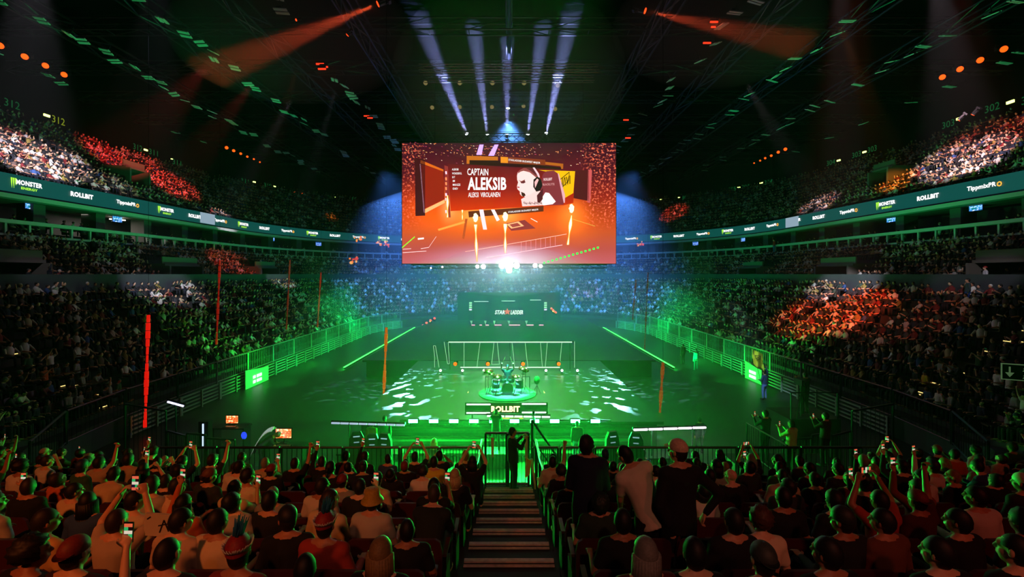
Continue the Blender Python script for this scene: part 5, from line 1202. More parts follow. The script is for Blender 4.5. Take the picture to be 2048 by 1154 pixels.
def seat_pos(i, k, s):
    """k-th seat (0..) of row i on side s; follows the curve of the row"""
    arc = .93 + k * .525; t = row_t(i) + .50; y0 = 11.6 - t
    al = (9 + t) * math.pi / 2
    if arc > 9 + al: return s * (18 + t), 20.6 + arc - 9 - al, s * math.pi / 2, row_z(i, 0)
    if arc <= 9: return s * arc, y0, 0.0, row_z(i, -1)
    a = (arc - 9) / (9 + t); x = 9 + (9 + t) * math.sin(a); y = 20.6 - (9 + t) * math.cos(a)
    return s * x, y, s * a, row_z(i, -math.cos(a))
# notable people: (px, py of head) -> look
NOTE = [
 (335, 1085, 'crop', '#15100c', '#1a1c1c', 'lap', 'close cropped person in dark clothes seen from behind at the bottom'), (150, 1110, 'backcap', '#7a2a1c', '#3a1a14', 'phone', 'person in a reddish cap holding up a phone at the bottom left'),
 (55, 1105, 'curly', '#120e0c', '#141210', 'lapr', 'person with thick dark curls in the bottom left corner'), (232, 1060, 'crop', '#2a1c14', '#b8a898', 'phoneup', 'person in a pale top raising a phone with both arms at the lower left'),
 (85, 1030, 'short', '#1a1210', '#d8b070', 'lapr', 'person in a yellowish orange shirt at the left edge'), (265, 1010, 'short', '#100c0a', '#d8c8b4', 'lapr', 'person with glasses look and a pale shirt in front of the lower left phone'),
 (350, 965, 'short', '#14100e', '#e0c4a4', 'lapr', 'broad person in a bright orange lit pale shirt on the left'), (415, 968, 'backcap', '#6a4030', '#2c3434', 'lapr', 'person in a brown cap and dark shirt with a pale print'),
 (492, 950, 'tousled', '#14100e', '#e0d0b8', 'lapr', 'person in a striped pale shirt turned to the right'), (540, 985, 'short', '#0e0c0a', '#14181a', 'lap', 'dark haired person in black behind the striped shirt'),
 (436, 1010, 'short', '#12100e', '#d8c4a0', 'lap', 'person in a cream jersey with dark hair on the left'), (355, 1010, 'short', '#0e0c0a', '#c8b098', 'lapr', 'person in a crumpled pale shirt beside the cream jersey'),
 (655, 1045, 'tassel', '#8a1c18', '#a03428', 'back', 'large person in a dull red top and a red hat with a blue tassel'), (482, 1100, 'tassel', '#8a1c18', '#8a3020', 'lapl', 'person in a red and white hat with a blue tuft at the bottom'),
 (745, 1018, 'bucket', '#b09030', '#b8b0a0', 'lap', 'person in a yellow bucket hat left of the stairs'), (762, 1072, 'long', '#8a6a3c', '#101214', 'lap', 'person with long fair hair and dark top at the bottom'),
 (856, 1010, 'crop', '#3a3028', '#1a2420', 'fwd', 'nearly bald person in a dark jacket just left of the stairs'), (868, 935, 'short', '#16120e', '#d8c838', 'lap', 'person in a bright yellow shirt left of the stairs'),
 (720, 985, 'crop', '#14100e', '#181a1c', 'phone', 'person holding up a glowing phone between dark heads on the left'), (868, 972, 'short', '#0c0a0a', '#101416', 'phone', 'person in black holding a phone left of the stairs'),
 (1245, 1058, 'short', '#100c0a', '#0e1010', 'lap', 'dark haired person in black right of the stairs at the bottom'), (1198, 1048, 'curly', '#1c2a18', '#24382a', 'down', 'curly haired person beside the stairs on the lower right'),
 (1388, 1095, 'short', '#0e0c0a', '#10100f', 'lap', 'short haired person in black at the bottom right of the centre'), (1518, 1020, 'curly', '#4a2a1c', '#e0c8a8', 'lapr', 'person with brown curls in an orange lit white jersey'),
 (1512, 1072, 'backcap', '#3c4440', '#34342c', 'back', 'person in a grey cap and checked shirt on the right'), (1690, 1020, 'beanie', '#20241f', '#16181a', 'lapl', 'person in a dark knitted hat on the right'),
 (1770, 1030, 'short', '#14100e', '#6a3c28', 'lapl', 'person with a dark fringe in a brownish top on the right'), (1660, 1085, 'short', '#100c0c', '#121214', 'lapl', 'tall dark head seen from behind at the lower right'),
 (1465, 938, 'none', '', '#141416', 'lapl', 'bald person in a black shirt on the right'), (1420, 948, 'short', '#0c0a0a', '#101012', 'lap', 'person in a black shirt beside the bald one'),
 (1835, 1040, 'backcap', '#7a2a20', '#4a1a16', 'armup', 'person in a reddish cap raising one arm on the right'), (1920, 1015, 'short', '#12100e', '#141414', 'lapl', 'dark haired person with green lit cheek at the lower right'),
 (1760, 975, 'short', '#14100e', '#b04028', 'phoneup', 'person in a red top filming with both arms raised on the right'), (1835, 985, 'crop', '#201814', '#8a3424', 'phonel', 'person with a red lit raised hand and phone on the right'),
 (640, 962, 'short', '#14100e', '#c8c0b0', 'lapr', 'person in a pale shirt with a short dark haircut left of the blue hat'), (1010, 930, None, '', '', '', ''),
 (1215, 1000, None, '', '', '', ''), (1305, 1000, None, '', '', '', ''), (1355, 1010, None, '', '', '', ''), (1395, 1000, None, '', '', '', ''), (1165, 985, None, '', '', '', ''),
 (1105, 925, 'short', '#101010', '#c8c4a0', 'armup', 'person in a pale green lit shirt raising an arm right of the stairs'), (830, 905, 'short', '#101010', '#16201a', 'phoneup', 'person filming with a phone near the front rail left of the gate'),
 (910, 950, 'long', '#b09a70', '#14181a', 'lap', 'person with long pale hair left of the stairs'), (945, 925, 'long', '#141210', '#101614', 'phoneup', 'person in black lifting a phone overhead at the stairs')]
claims = {}
def head_px(x, y, z): return 1018 + F * x / y, 548 + F * (EYE - z - 1.17) / y
for nt_ in NOTE:
    best = None
    for i in range(1, 9):
        for s in (-1, 1):
            for k in range(0, 34):
                if (i, k, s) in claims: continue
                x, y, rz, z = seat_pos(i, k, s); hx, hy = head_px(x, y, z); e = abs(hx - nt_[0]) + 1.3 * abs(hy - nt_[1])
                if best is None or e < best[0]: best = (e, i, k, s)
    claims[best[1:]] = nt_
# seats left empty so that the standing people and the stairs stay clear
def blocked(x, y):
    return any(abs(x - a) < .34 and abs(y - b_) < .42 for a, b_ in ((.85, 5.4), (1.42, 5.2), (1.72, 5.0), (1.95, 5.0), (1.0, 5.9)))
cand = []
for i in range(0, NR):
    for s in (-1, 1):
        for k in range(0, 68):
            x, y, rz, z = seat_pos(i, k, s)
            if y < 1.0 or (i == 0 and abs(x) < 8) or (i > 8 and abs(x) < 12): continue
            hx, hy = head_px(x, y, z)
            if -70 < hx < 2120 and hy < 1260: cand.append((i, k, s, x, y, rz, z, hx, hy))
cand.sort(key=lambda c: math.hypot(c[3], c[4]))
ns = npn_ = 0; nph = 0
for (i, k, s, x, y, rz, z, hx, hy) in cand:
    place = '%s seat %s of stairs, %s row up' % (ORD[k], 'left' if s < 0 else 'right', ORD[i])
    if ns < 299:
        o = seat0 if not seat_used else dup(seat0); seat_used = True; ns += 1
        o.location = (x, y, z); o.rotation_euler = (0, 0, rz); o['label'] = 'dark folding seat, ' + place; o['group'] = 'folding seats of the near stand'
    nt_ = claims.get((i, k, s))
    if nt_ is not None and nt_[2] is None: continue
    if nt_ is None and (rnd() < (.24 if not (x > 1.0 and y < 5.2 and x < 2.6) else .6) or blocked(x, y)): continue
    if y < 1.7: continue
    if npn_ >= 278: break
    last_c = cand.index((i, k, s, x, y, rz, z, hx, hy))
    npn_ += 1
    if nt_ is not None:
        _, _, hr_, hc_, shc, ps, lab = nt_
        # shift along the row so that the head lands where the photo has it
        dx = (nt_[0] - hx) / F * y; dx = max(-.26, min(.26, dx))
        o = person(ps, (x + dx, y, z), rz - math.atan2(-x, 20) + (rnd() - .5) * .15, random.choice(SKIN), hr_, hc_ or '#111111', shc, random.choice(DARK), lab, group='audience in the near stand', scale=.95)
    else:
        cn, cc_, _ = pick(SHIRTC)
        if x < -1.4 and y < 7 and rnd() < .45: cn, cc_ = random.choice([('white', '#d8d4cc'), ('cream', '#d0b890'), ('pale grey', '#b0aca4')])
        if x > 2 and y < 7 and rnd() < .5: cn, cc_ = 'black', '#101114'
        hn, hcc, _ = pick(HAIRC)
        hr_ = random.choice(['short'] * 7 + ['crop'] * 4 + ['tousled'] * 3 + ['curly', 'long', 'long', 'bun', 'ponytail', 'cap', 'backcap', 'beanie'])
        if hr_ in ('cap', 'backcap', 'beanie'): hcc = random.choice(['#14161a', '#7a2420', '#c8c4bc', '#1c2c50']); 
        ps = random.choice(['lap'] * 5 + ['lapl'] * 3 + ['lapr'] * 3 + ['fwd', 'down', 'back'] * 2 + ['phone', 'phonel', 'phoneup', 'clap', 'armup']) if y < 8 else random.choice(['lap', 'lapl', 'lapr', 'fwd', 'back', 'down'] * 2 + ['phone', 'phoneup', 'clap', 'phonel', 'armup'] * 1)
        if abs(x) < 1.3 and ps in ('phoneup', 'armup'): ps = 'lap'
        if y < 3.6 and ps in ('phoneup', 'armup', 'phonel', 'phone', 'clap'): ps = 'lapl'
        w = {'cap': 'capped', 'backcap': 'capped', 'beanie': 'knit hatted', 'long': 'long haired', 'curly': 'curly haired', 'bun': 'bun wearing', 'ponytail': 'ponytailed'}.get(hr_, hn)
        o = person(ps, (x + (rnd() - .5) * .06, y + (rnd() - .5) * .05, z), rz * .8 - math.atan2(-x, 24) * .5 * (abs(x) < 14) + (rnd() - .5) * .5, random.choice(SKIN), hr_, hcc, cc_, random.choice(DARK), '%s person in %s, %s' % (w, cn, place), group='audience in the near stand', scale=random.uniform(.88, .99))
    if ps in ('phone', 'phoneup', 'phonel') and nph < 44:
        nph += 1; phone_for(o, ps, 'phone glowing in the hands of the person, %s' % place, wide=ps == 'phoneup' and rnd() < .5, sc=random.randrange(4), hand=0 if ps == 'phonel' else 1)
print('near people', npn_, 'seats', ns, 'phones', nph)

# ------------------------------------------------------------------ featured people
def slope_z(y): return row_z(max(0, math.floor((10.96 - y) / PITCH) + 0), -1) if y < 10.96 else LZ
person('standlook', (P(1172, 0, 5.4).x, 5.3, slope_z(5.3)), -.25, '#c98f70', 'tousled', '#1c120c', '#141d38', '#16181e', 'standing person in a navy sweater looking down, right of the stairs', scale=1.0, shoes=True)
person('leaner', (P(1290, 0, 5.2).x + .02, 5.05, slope_z(5.0)), .1, '#c98f70', 'crop', '#0c0a0a', '#d8c8b4', '#101114', 'standing person in a white t-shirt leaning over to the left', scale=1.0, shoes=True)
person('hiphand', (P(1352, 0, 5.0).x, 4.9, slope_z(4.9)), .15, '#c98f70', 'cap', '#d8b8a0', '#12141a', '#0c0e12', 'tall standing person in a pale cap and dark shirt, hand on hip', scale=1.05, shoes=True)
o = person('standphone', (P(1026, 0, 11.25).x, 11.25, LZ), -1.3, '#b87c5c', 'short', '#0e0c0a', '#16201a', '#101410', 'person in dark clothes standing at the gate at the foot of the stairs', scale=.96, shoes=True)
m = MB(); p = o.location + Vector((.32, .05, .55)); m.poly([p + Vector(v) for v in ((0, 0, .3), (.14, 0, .22), (.10, 0, -.12), (-.02, 0, -.22))], .02, mat('bright_cloth', '#c8d860', .8)); tag(m.build('cloth'), 'bright green lit cloth hanging from the hand of the person at the gate', 'cloth')
m = MB(); m.box((o.location.x + .52, 11.45, LZ + .38), (.05, .05, .76), M['paper'], Matrix.Rotation(-.12, 3, 'Y')); tag(m.build('pale_post'), 'pale leaning board beside the person at the gate', 'board')
person('stand', (P(1152, 0, 18.6).x, 18.3, 0), 0, '#c98f70', 'short', '#14100e', '#101a14', '#3c6a9c', 'person in a dark shirt and blue jeans standing before the green stage lights', shoes=True, scale=1.0)
m = MB(); m.box((P(992, 0, 18.1).x, 18.1, .27), (1.2, .7, .54), M['black']); m.box((P(992, 0, 18.1).x, 18.1, .56), (1.24, .74, .04), M['deck']); tag(m.build('camera_riser'), 'small black riser in front of the stage below the ROLLBIT panel', 'platform')
person('standphone', (P(992, 0, 18.1).x, 18.1, .58), 0, '#b87c5c', 'short', '#0c0c0c', '#101a14', '#0c1210', 'dark silhouetted person standing in front of the ROLLBIT panel', shoes=True, scale=.98)
# seated floor crew on stools
def stool(x, y, label):
    m = MB(); m.lathe([(.17, .44), (.17, .49)], M['black'], 16, (x, y, 0)); m.tube((x, y, 0), (x, y, .45), .03, M['black']); m.lathe([(.2, 0), (.18, .03)], M['black'], 16, (x, y, 0)); tag(m.build('stool'), label, 'stool')
x = P(868, 0, 16.8).x; stool(x, 16.8, 'black stool under the person with long pale hair before the stage'); person('back', (x, 16.8, .0), 0, '#d8a184', 'long', '#c0a878', '#5a7a80', '#20303c', 'person with long pale hair sitting before the green lit stage front', shoes=True, scale=1.25)
x = P(1288, 0, 16.0).x; stool(x, 16.0, 'black stool at the right player desk'); person('lapl', (x, 16.0, .0), -.6, '#c98f70', 'beanie', '#1c2c34', '#1c4a78', '#2c5a8a', 'person in blue with a headset sitting at the right player desk', shoes=True, scale=1.12)
person('stand', (P(755, 0, 17.6).x, 18.6, .0), .1, '#c98f70', 'short', '#101010', '#2c5a4c', '#101820', 'standing person dimly lit behind the left player chairs', shoes=True, scale=1.08)
person('stand', (P(738, 0, 17.9).x, 18.3, .0), -.2, '#b07a5c', 'short', '#101010', '#6a6a30', '#101820', 'second person behind the left player chairs, in a patterned top', shoes=True, scale=1.0)
person('stand', (P(1405, 0, 19).x, 19.3, 0), 0, '#c98f70', 'cap', '#20443a', '#16302c', '#101820', 'person standing on the dark floor far right of the stage, partly hidden', shoes=True, scale=.9)
# worker with the towel at the video desk
x = P(524, 0, 17.0).x; o = person('bent', (x, 16.9, .22), -1.25, '#b87c5c', 'crop', '#8a8880', '#14161a', '#101216', 'grey haired worker bending over the video desk with a towel on the back', shoes=True, scale=1.05)
m = MB(); cl = mat('white_towel', '#e0e4e4', .9, noise=.15, scale=20, bump=.3); pts = []
sp0 = Vector((x + .10, 14.0, 1.52)); sp1 = Vector((x - .42, 14.0, 1.0))
nx_, ny_ = 10, 9; vs = []
for j in range(ny_):
    for i in range(nx_):
        f = i / (nx_ - 1); g = j / (ny_ - 1); bx = x + .52 - .80 * f; bz = 1.58 - .0 * f - .95 * f * f + .03 * math.sin(g * 14); vs.append((bx, 16.72 + .34 * g, bz + .32 - (.05 * abs(g - .5) * 4) ** 1.0))
m.add(vs, [(j * nx_ + i, j * nx_ + i + 1, (j + 1) * nx_ + i + 1, (j + 1) * nx_ + i) for j in range(ny_ - 1) for i in range(nx_ - 1)], cl)
tw = m.build('towel', None, True); sm = tw.modifiers.new('thick', 'SOLIDIFY'); sm.thickness = .02; tag(tw, 'white towel draped over the back of the bending worker', 'towel')
spot('towel_light', (x - 1.5, 12.5, 9.5), (x, 16.9, 1.4), 1500 * K, (.8, 1, .95), 14, .8, .1)
# people near the flag on the right of the floor
x, y = P(1529, 0, 27.5).x, 27.5
o = person('fist', (x, y, 0), .4, '#c98f70', 'backcap', '#14161c', '#1c2c58', '#5a78b0', 'person in blue holding a green flag at the edge of the floor', shoes=True, scale=1.05)
spot('flag_light', (x - 6, y - 6, 9), (x, y, 1.4), 5200 * K, (.55, .7, 1.0), 12, .7, .1)
m = MB(); a_ = P(1517, 700, 27.2); vs = []; nn = 10
for j in range(nn):
    for i in range(nn):
        f = i / (nn - 1); g = j / (nn - 1); px = 1504 + 22 * f + (3 if g > .6 else 0) * g; py = 698 + 10 * f + (30 + 2 * math.sin(f * 6)) * g + (6 * f * g); q = P(px, py, 27.2 + .12 * math.sin(f * 8 + g * 2)); vs.append(tuple(q))
m.add(vs, [(j * nn + i, j * nn + i + 1, (j + 1) * nn + i + 1, (j + 1) * nn + i) for j in range(nn - 1) for i in range(nn - 1)], mat('flag_cloth', '#b8d020', .8))
fl_ = m.build('flag', None, True); sm = fl_.modifiers.new('thick', 'SOLIDIFY'); sm.thickness = .01; tag(fl_, 'bright green flag with a dark emblem held up beside the floor', 'flag')
m = MB(); e_ = M['black']; c = P(1515, 714, 27.05)
for a_, b_ in (((-.16, -.05, .10), (.14, -.05, .06)), ((.14, -.05, .06), (.12, -.05, -.12)), ((.12, -.05, -.12), (-.12, -.05, -.09)), ((-.12, -.05, -.09), (-.16, -.05, .10)), ((-.05, -.05, -.02), (.05, -.05, -.02))): m.tube(c + Vector(a_), c + Vector(b_), .018, e_, 5)
m.build('emblem', fl_)
m = MB(); m.tube((x - .32, 27.25, 1.0), tuple(P(1505, 696, 27.25)), .015, M['truss']); m.build('pole', fl_)
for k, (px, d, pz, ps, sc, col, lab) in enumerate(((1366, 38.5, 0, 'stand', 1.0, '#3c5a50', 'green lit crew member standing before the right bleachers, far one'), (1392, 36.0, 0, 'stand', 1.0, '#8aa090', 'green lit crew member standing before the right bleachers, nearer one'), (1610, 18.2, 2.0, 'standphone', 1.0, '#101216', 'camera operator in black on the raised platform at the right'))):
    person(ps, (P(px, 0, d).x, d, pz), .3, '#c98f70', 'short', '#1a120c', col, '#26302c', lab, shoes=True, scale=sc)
x = P(1610, 0, 18.2).x; m = MB(); m.box((x, 18.4, 1.0), (2.0, 1.6, 1.96), M['black'])
for a in (-.9, .9): m.tube((x + a, 17.65, 0), (x + a, 17.65, 3.0), .03, M['rail'])
m.tube((x - .9, 17.65, 3.0), (x + .9, 17.65, 3.0), .025, M['rail']); tag(m.build('camera_platform'), 'black raised camera platform with a rail at the right corner', 'platform')
m = MB(); q = Vector((x - .35, 17.9, 3.35)); m.box(q, (.26, .5, .24), M['black']); m.lathe([(.09, -.35), (.08, -.1)], M['darkmetal'], 12, q, Matrix.Rotation(R_(-90), 3, 'X')); m.tube(q, (q.x, q.y, 2.0), .03, M['black']); m.tube((q.x, q.y, 2.9), (q.x - .3, q.y - .2, 1.98), .02, M['black']); m.tube((q.x, q.y, 2.9), (q.x + .3, q.y - .2, 1.98), .02, M['black'])
tag(m.build('video_camera'), 'black video camera on a tripod before the operator at the right', 'camera')
# standing pair filming at the rail on the right, fist raised man on the left, man at the right wall
def sidestand(px, d, z, ps, rz, hair, hc, sh, tr, lab, sc=1.0, ph=None):
    o = person(ps, (P(px, 0, d).x, d, z), rz, random.choice(SKIN), hair, hc, sh, tr, lab, shoes=True, scale=sc)
    if ph: phone_for(o, ps, ph, sc=1)
for px, d, z, lab, sh in ((1530, 14.6, 1.55, 'person in black filming from the small balcony on the right, left one', '#141618'), (1582, 13.6, 1.55, 'person in a pale sweater filming from the small balcony on the right', '#b8c890'), (1650, 14.2, 1.6, 'person filming behind the small balcony on the right, last of three', '#3c3428')):
    sidestand(px, d, z, 'standphone', .5, 'short', '#14100c', sh, '#101214', lab, 1.0, 'phone held by the ' + lab.split(' filming')[0] + ' on the small balcony' + (' nearest the wall' if px == 1650 else ''))
m = MB(); a_ = P(1590, 0, 14.2); m.box((a_.x, 14.3, .77), (3.4, 2.2, 1.52), M['black']); tag(m.build('side_platform'), 'dark platform at the right end of the stand front where people film', 'platform')
for k, (x0, y0, x1, y1) in enumerate(((8.2, 13.15, 10.9, 13.15), (8.0, 15.3, 8.1, 13.25))): fence((x0, y0), (x1, y1), 1.53, 2.6, 'barred rail round the filming platform on the right, %s side' % ('front' if k == 0 else 'inner'), 'platform rails', 16, .022, mat('rail_pale', '#5a6a58', .4, .6) if k == 0 else None)
sidestand(100, 28.5, EYE - 1.1, 'fist', -.9, 'crop', '#2a1c14', '#1c1c30', '#181c28', 'person raising a fist above the concourse wall at the far left', .95)
sidestand(58, 28.2, EYE - 1.3, 'stand', -1.0, 'short', '#14100c', '#202024', '#181c28', 'dark person standing behind the concourse wall at the far left', .98)
sidestand(1935, 26.6, EYE - 1.95, 'stand', 1.0, 'short', '#14100c', '#2c3c40', '#1c3c8c', 'person in a grey jacket standing against the concourse wall at the far right', 1.0)
sidestand(1970, 28.6, EYE - 1.15, 'stand', 1.0, 'cap', '#b02828', '#c8c8d0', '#181c28', 'person in a checked top and red cap behind the concourse wall on the right', .97)
sidestand(2014, 28.2, EYE - 1.2, 'stand', 1.0, 'short', '#201814', '#303038', '#181c28', 'dark dressed person behind the concourse wall near the right edge', .95)
sidestand(2042, 28.0, EYE - 1.2, 'stand', 1.0, 'crop', '#201814', '#202028', '#181c28', 'person cut by the right picture edge behind the concourse wall', .98)
sidestand(1548, 57.2, 10.2, 'fist', 1.2, 'short', '#14100c', '#d01c1c', '#3c5aa0', 'person in a red shirt with arms raised on the suite balcony', 1.05)
# drummer with sticks, on a throne
p = dk_.location; o = person('drummer', (p.x, p.y + .55, DZ + .045), math.pi, '#e0b090', 'short', '#1c3c50', '#2c4a58', '#101820', 'drummer behind the drum kit with both sticks raised', scale=1.1)
m = MB(); m.lathe([(.16, .46), (.16, .52)], M['black'], 14, (p.x, p.y + .6, DZ + .04)); m.tube((p.x, p.y + .6, DZ + .04), (p.x, p.y + .6, DZ + .5), .03, M['chrome']); tag(m.build('drum_stool'), 'black round stool under the drummer', 'stool')
for k in (0, 1):
    h = POSES['drummer']['hands'][k][0]; q = Matrix.Translation(o.location) @ Matrix.Rotation(math.pi, 4, 'Z') @ Matrix.Scale(1.1, 4) @ h
    m = MB(); m.tube(q - Vector((0, 0, .06)), q + Vector((.18 * (1 if k == 0 else -1) * -1, -.05, .36)), .011, mat('stick_%d' % k, '#d8b888', .5), 6); tag(m.build('drum_stick'), 'wooden stick in the raised %s hand of the drummer' % ('left' if k else 'right'), 'drum stick', 'drum sticks')
# paper sign on the seat back on the left, gesture boards
m = MB(); p = P(330, 1050, 4.1); m.box(p, (.36, .02, .20), M['paper'], Matrix.Rotation(.06, 3, 'Y'))
for a, b_ in (((-.04, -.06), (.0, .05)), ((.0, .05), (.04, -.05)), ((-.05, .0), (.05, .02)), ((-.15, .06), (-.12, .08)), ((.12, .07), (.15, .05))): m.tube(p + Vector((a[0], -.013, a[1])), p + Vector((b_[0], -.013, b_[1])), .006, M['black'], 4)
tag(m.build('paper_sign'), 'pale card sign with a dark scribbled drawing held up in the lower left rows', 'sign')
m = MB(); m.box((P(524, 0, 17.0).x, 16.9, .11), (1.0, 1.2, .2), M['black']); tag(m.build('work_step'), 'low black step under the worker with the towel', 'step')
# ================================================================== the rest of the crowd, far too many to count
rng = np.random.default_rng(5)
def crowd_template(lod, arms):
    """low detail seated figure: verts, quads/tris, part id per vertex (0 skin 1 shirt 2 hair 3 trousers), facing +Y"""
    m = MB(); ids = []
    def put(f, pid): n = len(m.v); f(); ids.extend([pid] * (len(m.v) - n))
    sg, rg = ((8, 6) if lod == 0 else (6, 4))
    put(lambda: m.ell((0, .02, 1.13), (.078, .092, .115), None, sg, rg), 0)
    put(lambda: m.ell((0, -.005, 1.165), (.09, .10, .10), None, sg, rg), 2)
    def torso():
        n = 8 if lod == 0 else 6; L = [(.42, .17, .13), (.62, .155, .12), (.86, .19, .12), (.98, .13, .09), (1.04, .055, .055)]
        if lod: L = [(.42, .17, .13), (.86, .20, .12), (1.02, .06, .06)]
        vs = []; fs = []
        for z, rx, ry in L:
            for i in range(n): t = 2 * math.pi * i / n; vs.append((rx * math.cos(t), ry * math.sin(t) - (z - .4) * .08, z))
        for j in range(len(L) - 1):
            for i in range(n): a = j * n + i; b = j * n + (i + 1) % n; fs.append((a, b, b + n, a + n))
        m.add(vs, fs, None)
    put(torso, 1)
    n = 6 if lod == 0 else 4
    for s in (-1, 1):
        up = arms == 2 or (arms == 1 and s == 1)
        e = (s * .27, .12, .68) if not up else (s * .26, .16, .98); h = (s * .10, .34, .62) if not up else (s * .16, .22, 1.24)
        if arms == 3: e = (s * .26, .16, .72); h = (s * .05, .34, .90)
        put(lambda: m.tube((s * .19, -.04, .90), e, .055, None, n, .045, caps=False), 1); put(lambda: m.tube(e, h, .042, None, n, .03), 0)
        put(lambda: m.tube((s * .10, 0, .50), (s * .14, .44, .52), .08, None, n, .06), 3); put(lambda: m.tube((s * .14, .44, .50), (s * .14, .46, .06), .06, None, n, .045), 3)
    return np.array([tuple(v) for v in m.v], dtype=np.float32), m.f, np.array(ids)
def pal(hexs): return np.array([lin(h)[:3] for h in hexs], dtype=np.float32)
P_SHIRT = pal(['#101114', '#15161a', '#24262a', '#101114', '#0c0d10', '#18181c', '#14161c', '#1a2236', '#3c3e42', '#d8d6d0', '#c8c4bc', '#8a8a88', '#b09a80', '#6a1c20', '#2c4a80', '#8a7838', '#2c4034', '#e0dcd8', '#202020', '#5a4a40', '#b8b4b0', '#701818'])
P_SKIN = pal(['#d8a184', '#c98f70', '#b87c5c', '#e0b090']); P_HAIR = pal(['#120d0a', '#1c140e', '#2e1e12', '#0a0908', '#6a4e30', '#c8c4bc', '#701c18']); P_TR = pal(['#101116', '#181c26', '#1c2434', '#26241f'])
SEATS = []   # x,y,z,rz,dist
def visible(x, y, z):
    if y < 3: return False
    px = 1018 + F * x / y; py = 548 + F * (EYE - z - 1) / y
    return -120 < px < 2170 and -60 < py < 1230
def fill(path, t, zf, step, prob, gaps=(), near_ok=True):
    for p, n, tg in walk(path, t, step, rng.random() * .3):
        if any((abs(p.y - g[1]) < g[2]) and (p.x * g[0] > 0) for g in gaps): continue
        if rng.random() > prob: continue
        z = zf(n.y)
        if visible(p.x, p.y, z): SEATS.append((p.x + rng.normal() * .03, p.y + rng.normal() * .03, z, math.atan2(n.x, -n.y)))
taken = set()
near_front = lambda x, y: False
AIS = [(s, y, .55) for s in (-1, 1) for y in (22, 29, 36, 43, 50)]
for i in range(NR):
    L0 = len(SEATS); fill(BASE, row_t(i) + .50, lambda ny, i=i: row_z(i, ny), .53, .93, AIS)
    # the near end is filled with individual people, so keep only those outside it
    SEATS[L0:] = [s for s in SEATS[L0:] if not (s[1] < 45 and (any(abs(s[0] - c[3]) < .45 and abs(s[1] - c[4]) < .36 for c in cand[:last_c + 1]) or (s[1] < 11.7 and abs(s[0]) < 9.5)))]
VG = [(s, y, 2.4) for s in (-1, 1) for y in (27.0, 41.5, 56)]
for i in range(7): fill(SIDE, T2 + .62 * i + .3, lambda ny, i=i: 6.3 + .42 * (i + 1), .54, .9, VG if i < 5 else [])
for j in (0, 1): fill(SIDE, TB + (.75, 2.6)[j], lambda ny, j=j: (10.2, 10.7)[j], .75, .55)
UG = [(s, y, 2.0) for s in (-1, 1) for y in (46,)]
for i in range(UP): fill(SIDE, T3 + UT * i + .45, lambda ny, i=i: Z3 + UR * i, .54, .9 if i < 11 else .75, (UG if 2 < i < 7 else []) + [(s, y, .5) for s in (-1, 1) for y in (30, 40.5, 53)])
SA = np.array(SEATS, dtype=np.float64); print('crowd', len(SA))
dist = np.hypot(SA[:, 0], SA[:, 1])
def build_crowd(name, sel, lod, label, cat):
    S_ = SA[sel]; n = len(S_); kind = rng.choice(4, n, p=[.72, .08, .06, .14]); V_ = []; C_ = []; LT = []; LI = []; base = 0
    for a in range(4):
        idx = np.where(kind == a)[0]
        if not len(idx): continue
        tv, tf, ids = crowd_template(lod, a); T = S_[idx]; k = len(idx); sc = rng.uniform(.92, 1.06, (k, 1))
        ang = T[:, 3] + rng.normal(0, .25, k); c, s = np.cos(ang)[:, None], np.sin(ang)[:, None]
        X = tv[None, :, 0] * sc; Y = tv[None, :, 1] * sc; Z = tv[None, :, 2] * sc
        lean = rng.normal(0, .05, (k, 1)); X = X + lean * Z
        # long templates face +Y; the row faces inwards
        wx = X * c - Y * s + T[:, 0:1]; wy = X * s + Y * c + T[:, 1:2]; wz = Z + T[:, 2:3]
        V_.append(np.stack([wx, wy, wz], -1).reshape(-1, 3))
        cols = np.zeros((k, 4, 3), dtype=np.float32); cols[:, 0] = P_SKIN[rng.integers(0, len(P_SKIN), k)]; cols[:, 1] = P_SHIRT[rng.integers(0, len(P_SHIRT), k)]; cols[:, 2] = P_HAIR[rng.choice(len(P_HAIR), k, p=[.26, .24, .16, .16, .10, .05, .03])]; cols[:, 3] = P_TR[rng.integers(0, len(P_TR), k)]
        cc = cols[:, ids, :].reshape(-1, 3); C_.append(np.concatenate([cc, np.ones((len(cc), 1), dtype=np.float32)], 1))
        flat = np.concatenate([np.array(f) for f in tf]); tot = np.array([len(f) for f in tf]); nv = len(tv)
        LI.append((flat[None, :] + (np.arange(k) * nv)[:, None] + base).reshape(-1)); LT.append(np.tile(tot, k)); base += nv * k
    V_ = np.concatenate(V_).astype(np.float32); C_ = np.concatenate(C_).astype(np.float32); LI = np.concatenate(LI).astype(np.int32); LT = np.concatenate(LT).astype(np.int32)
    me = bpy.data.meshes.new(name); me.vertices.add(len(V_)); me.vertices.foreach_set('co', V_.ravel()); me.loops.add(len(LI)); me.loops.foreach_set('vertex_index', LI)
    me.polygons.add(len(LT)); st_ = np.zeros(len(LT), dtype=np.int32); st_[1:] = np.cumsum(LT)[:-1]; me.polygons.foreach_set('loop_start', st_)
    try: me.polygons.foreach_set('loop_total', LT)
    except Exception: pass
    me.polygons.foreach_set('use_smooth', np.ones(len(LT), dtype=bool)); me.update(calc_edges=True)
    at = me.color_attributes.new('Col', 'FLOAT_COLOR', 'POINT'); at.data.foreach_set('color', C_.ravel())
    me.materials.append(M['crowd']); o = bpy.data.objects.new(name, me); COL.objects.link(o)
    return tag(o, label, cat, kind='stuff')
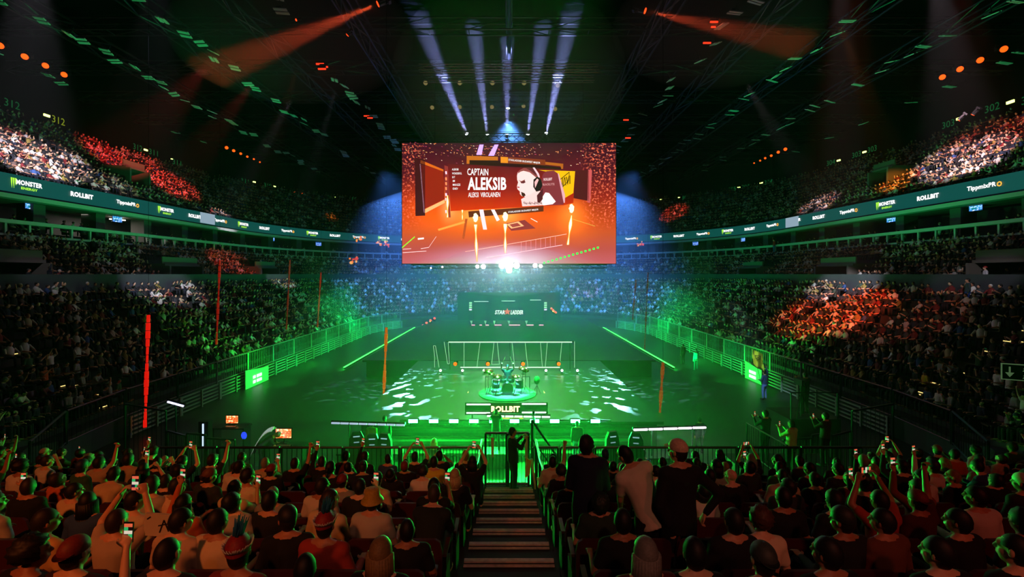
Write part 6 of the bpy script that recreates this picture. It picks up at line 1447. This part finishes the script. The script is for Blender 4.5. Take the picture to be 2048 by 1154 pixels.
build_crowd('crowd', np.where((SA[:, 2] < 7.0) & (dist < 40))[0], 0, 'dense seated crowd filling the lower side stands and corners', 'crowd')
build_crowd('crowd', np.where((SA[:, 2] < 7.0) & (dist >= 40))[0], 1, 'distant seated crowd in the lower rows at the far end', 'crowd')
build_crowd('crowd', np.where((SA[:, 2] >= 7.0) & (SA[:, 2] < 13))[0], 1, 'seated crowd between the concourse wall and the suite balcony', 'crowd')
build_crowd('crowd', np.where(SA[:, 2] >= 13)[0], 1, 'seated crowd in the upper tier above the ribbon display', 'crowd')

# ================================================================== haze in the arena air
def haze(name, dens, label, shape):
    hz = bpy.data.materials.new('haze'); hz.use_nodes = True; nt = hz.node_tree; nt.nodes.clear()
    o_ = nt.nodes.new('ShaderNodeOutputMaterial'); vs_ = nt.nodes.new('ShaderNodeVolumeScatter'); vs_.inputs['Color'].default_value = (1, 1, 1, 1); vs_.inputs['Density'].default_value = dens
    nt.links.new(vs_.outputs[0], o_.inputs['Volume']); m = MB()
    if shape[0] == 'box': m.box(shape[1], shape[2], hz)
    else: m.ell(shape[1], shape[2], hz, 48, 32)
    tag(m.build(name), label, 'haze', kind='stuff')
haze('haze', 0.0004, 'thin smoke haze hanging in the air of the whole arena', ('box', (0, 48.5, 13.7), (104, 79, 27.2)))
haze('haze', 0.0050, 'low smoke haze lying over the near stage and the floor', ('ell', (0, 34, 2), (17, 25, 7)))
haze('haze', 0.0070, 'smoke haze hanging before the far stand below the screen', ('ell', (0, 62, 8), (27, 19, 12)))
haze('haze', 0.018, 'smoke haze above the hanging screen where the beams show', ('ell', (0, 42.5, 24.6), (10.5, 13, 7)))
haze('haze', 0.02, 'pocket of smoke under the roof crossed by the red beam on the left', ('ell', (-13.5, 28.5, 22.5), (7.5, 4, 4)))
haze('haze', 0.02, 'pocket of smoke under the roof crossed by the red beam on the right', ('ell', (13, 28.5, 23), (6.5, 4, 3.5)))
haze('haze', 0.070, 'added puff of dense haze giving the lamps under the screen their glow', ('ell', (0, 41, 7.9), (6.5, 3.0, 2.3)))  # added puff, shaped to give the white lamps their bloom
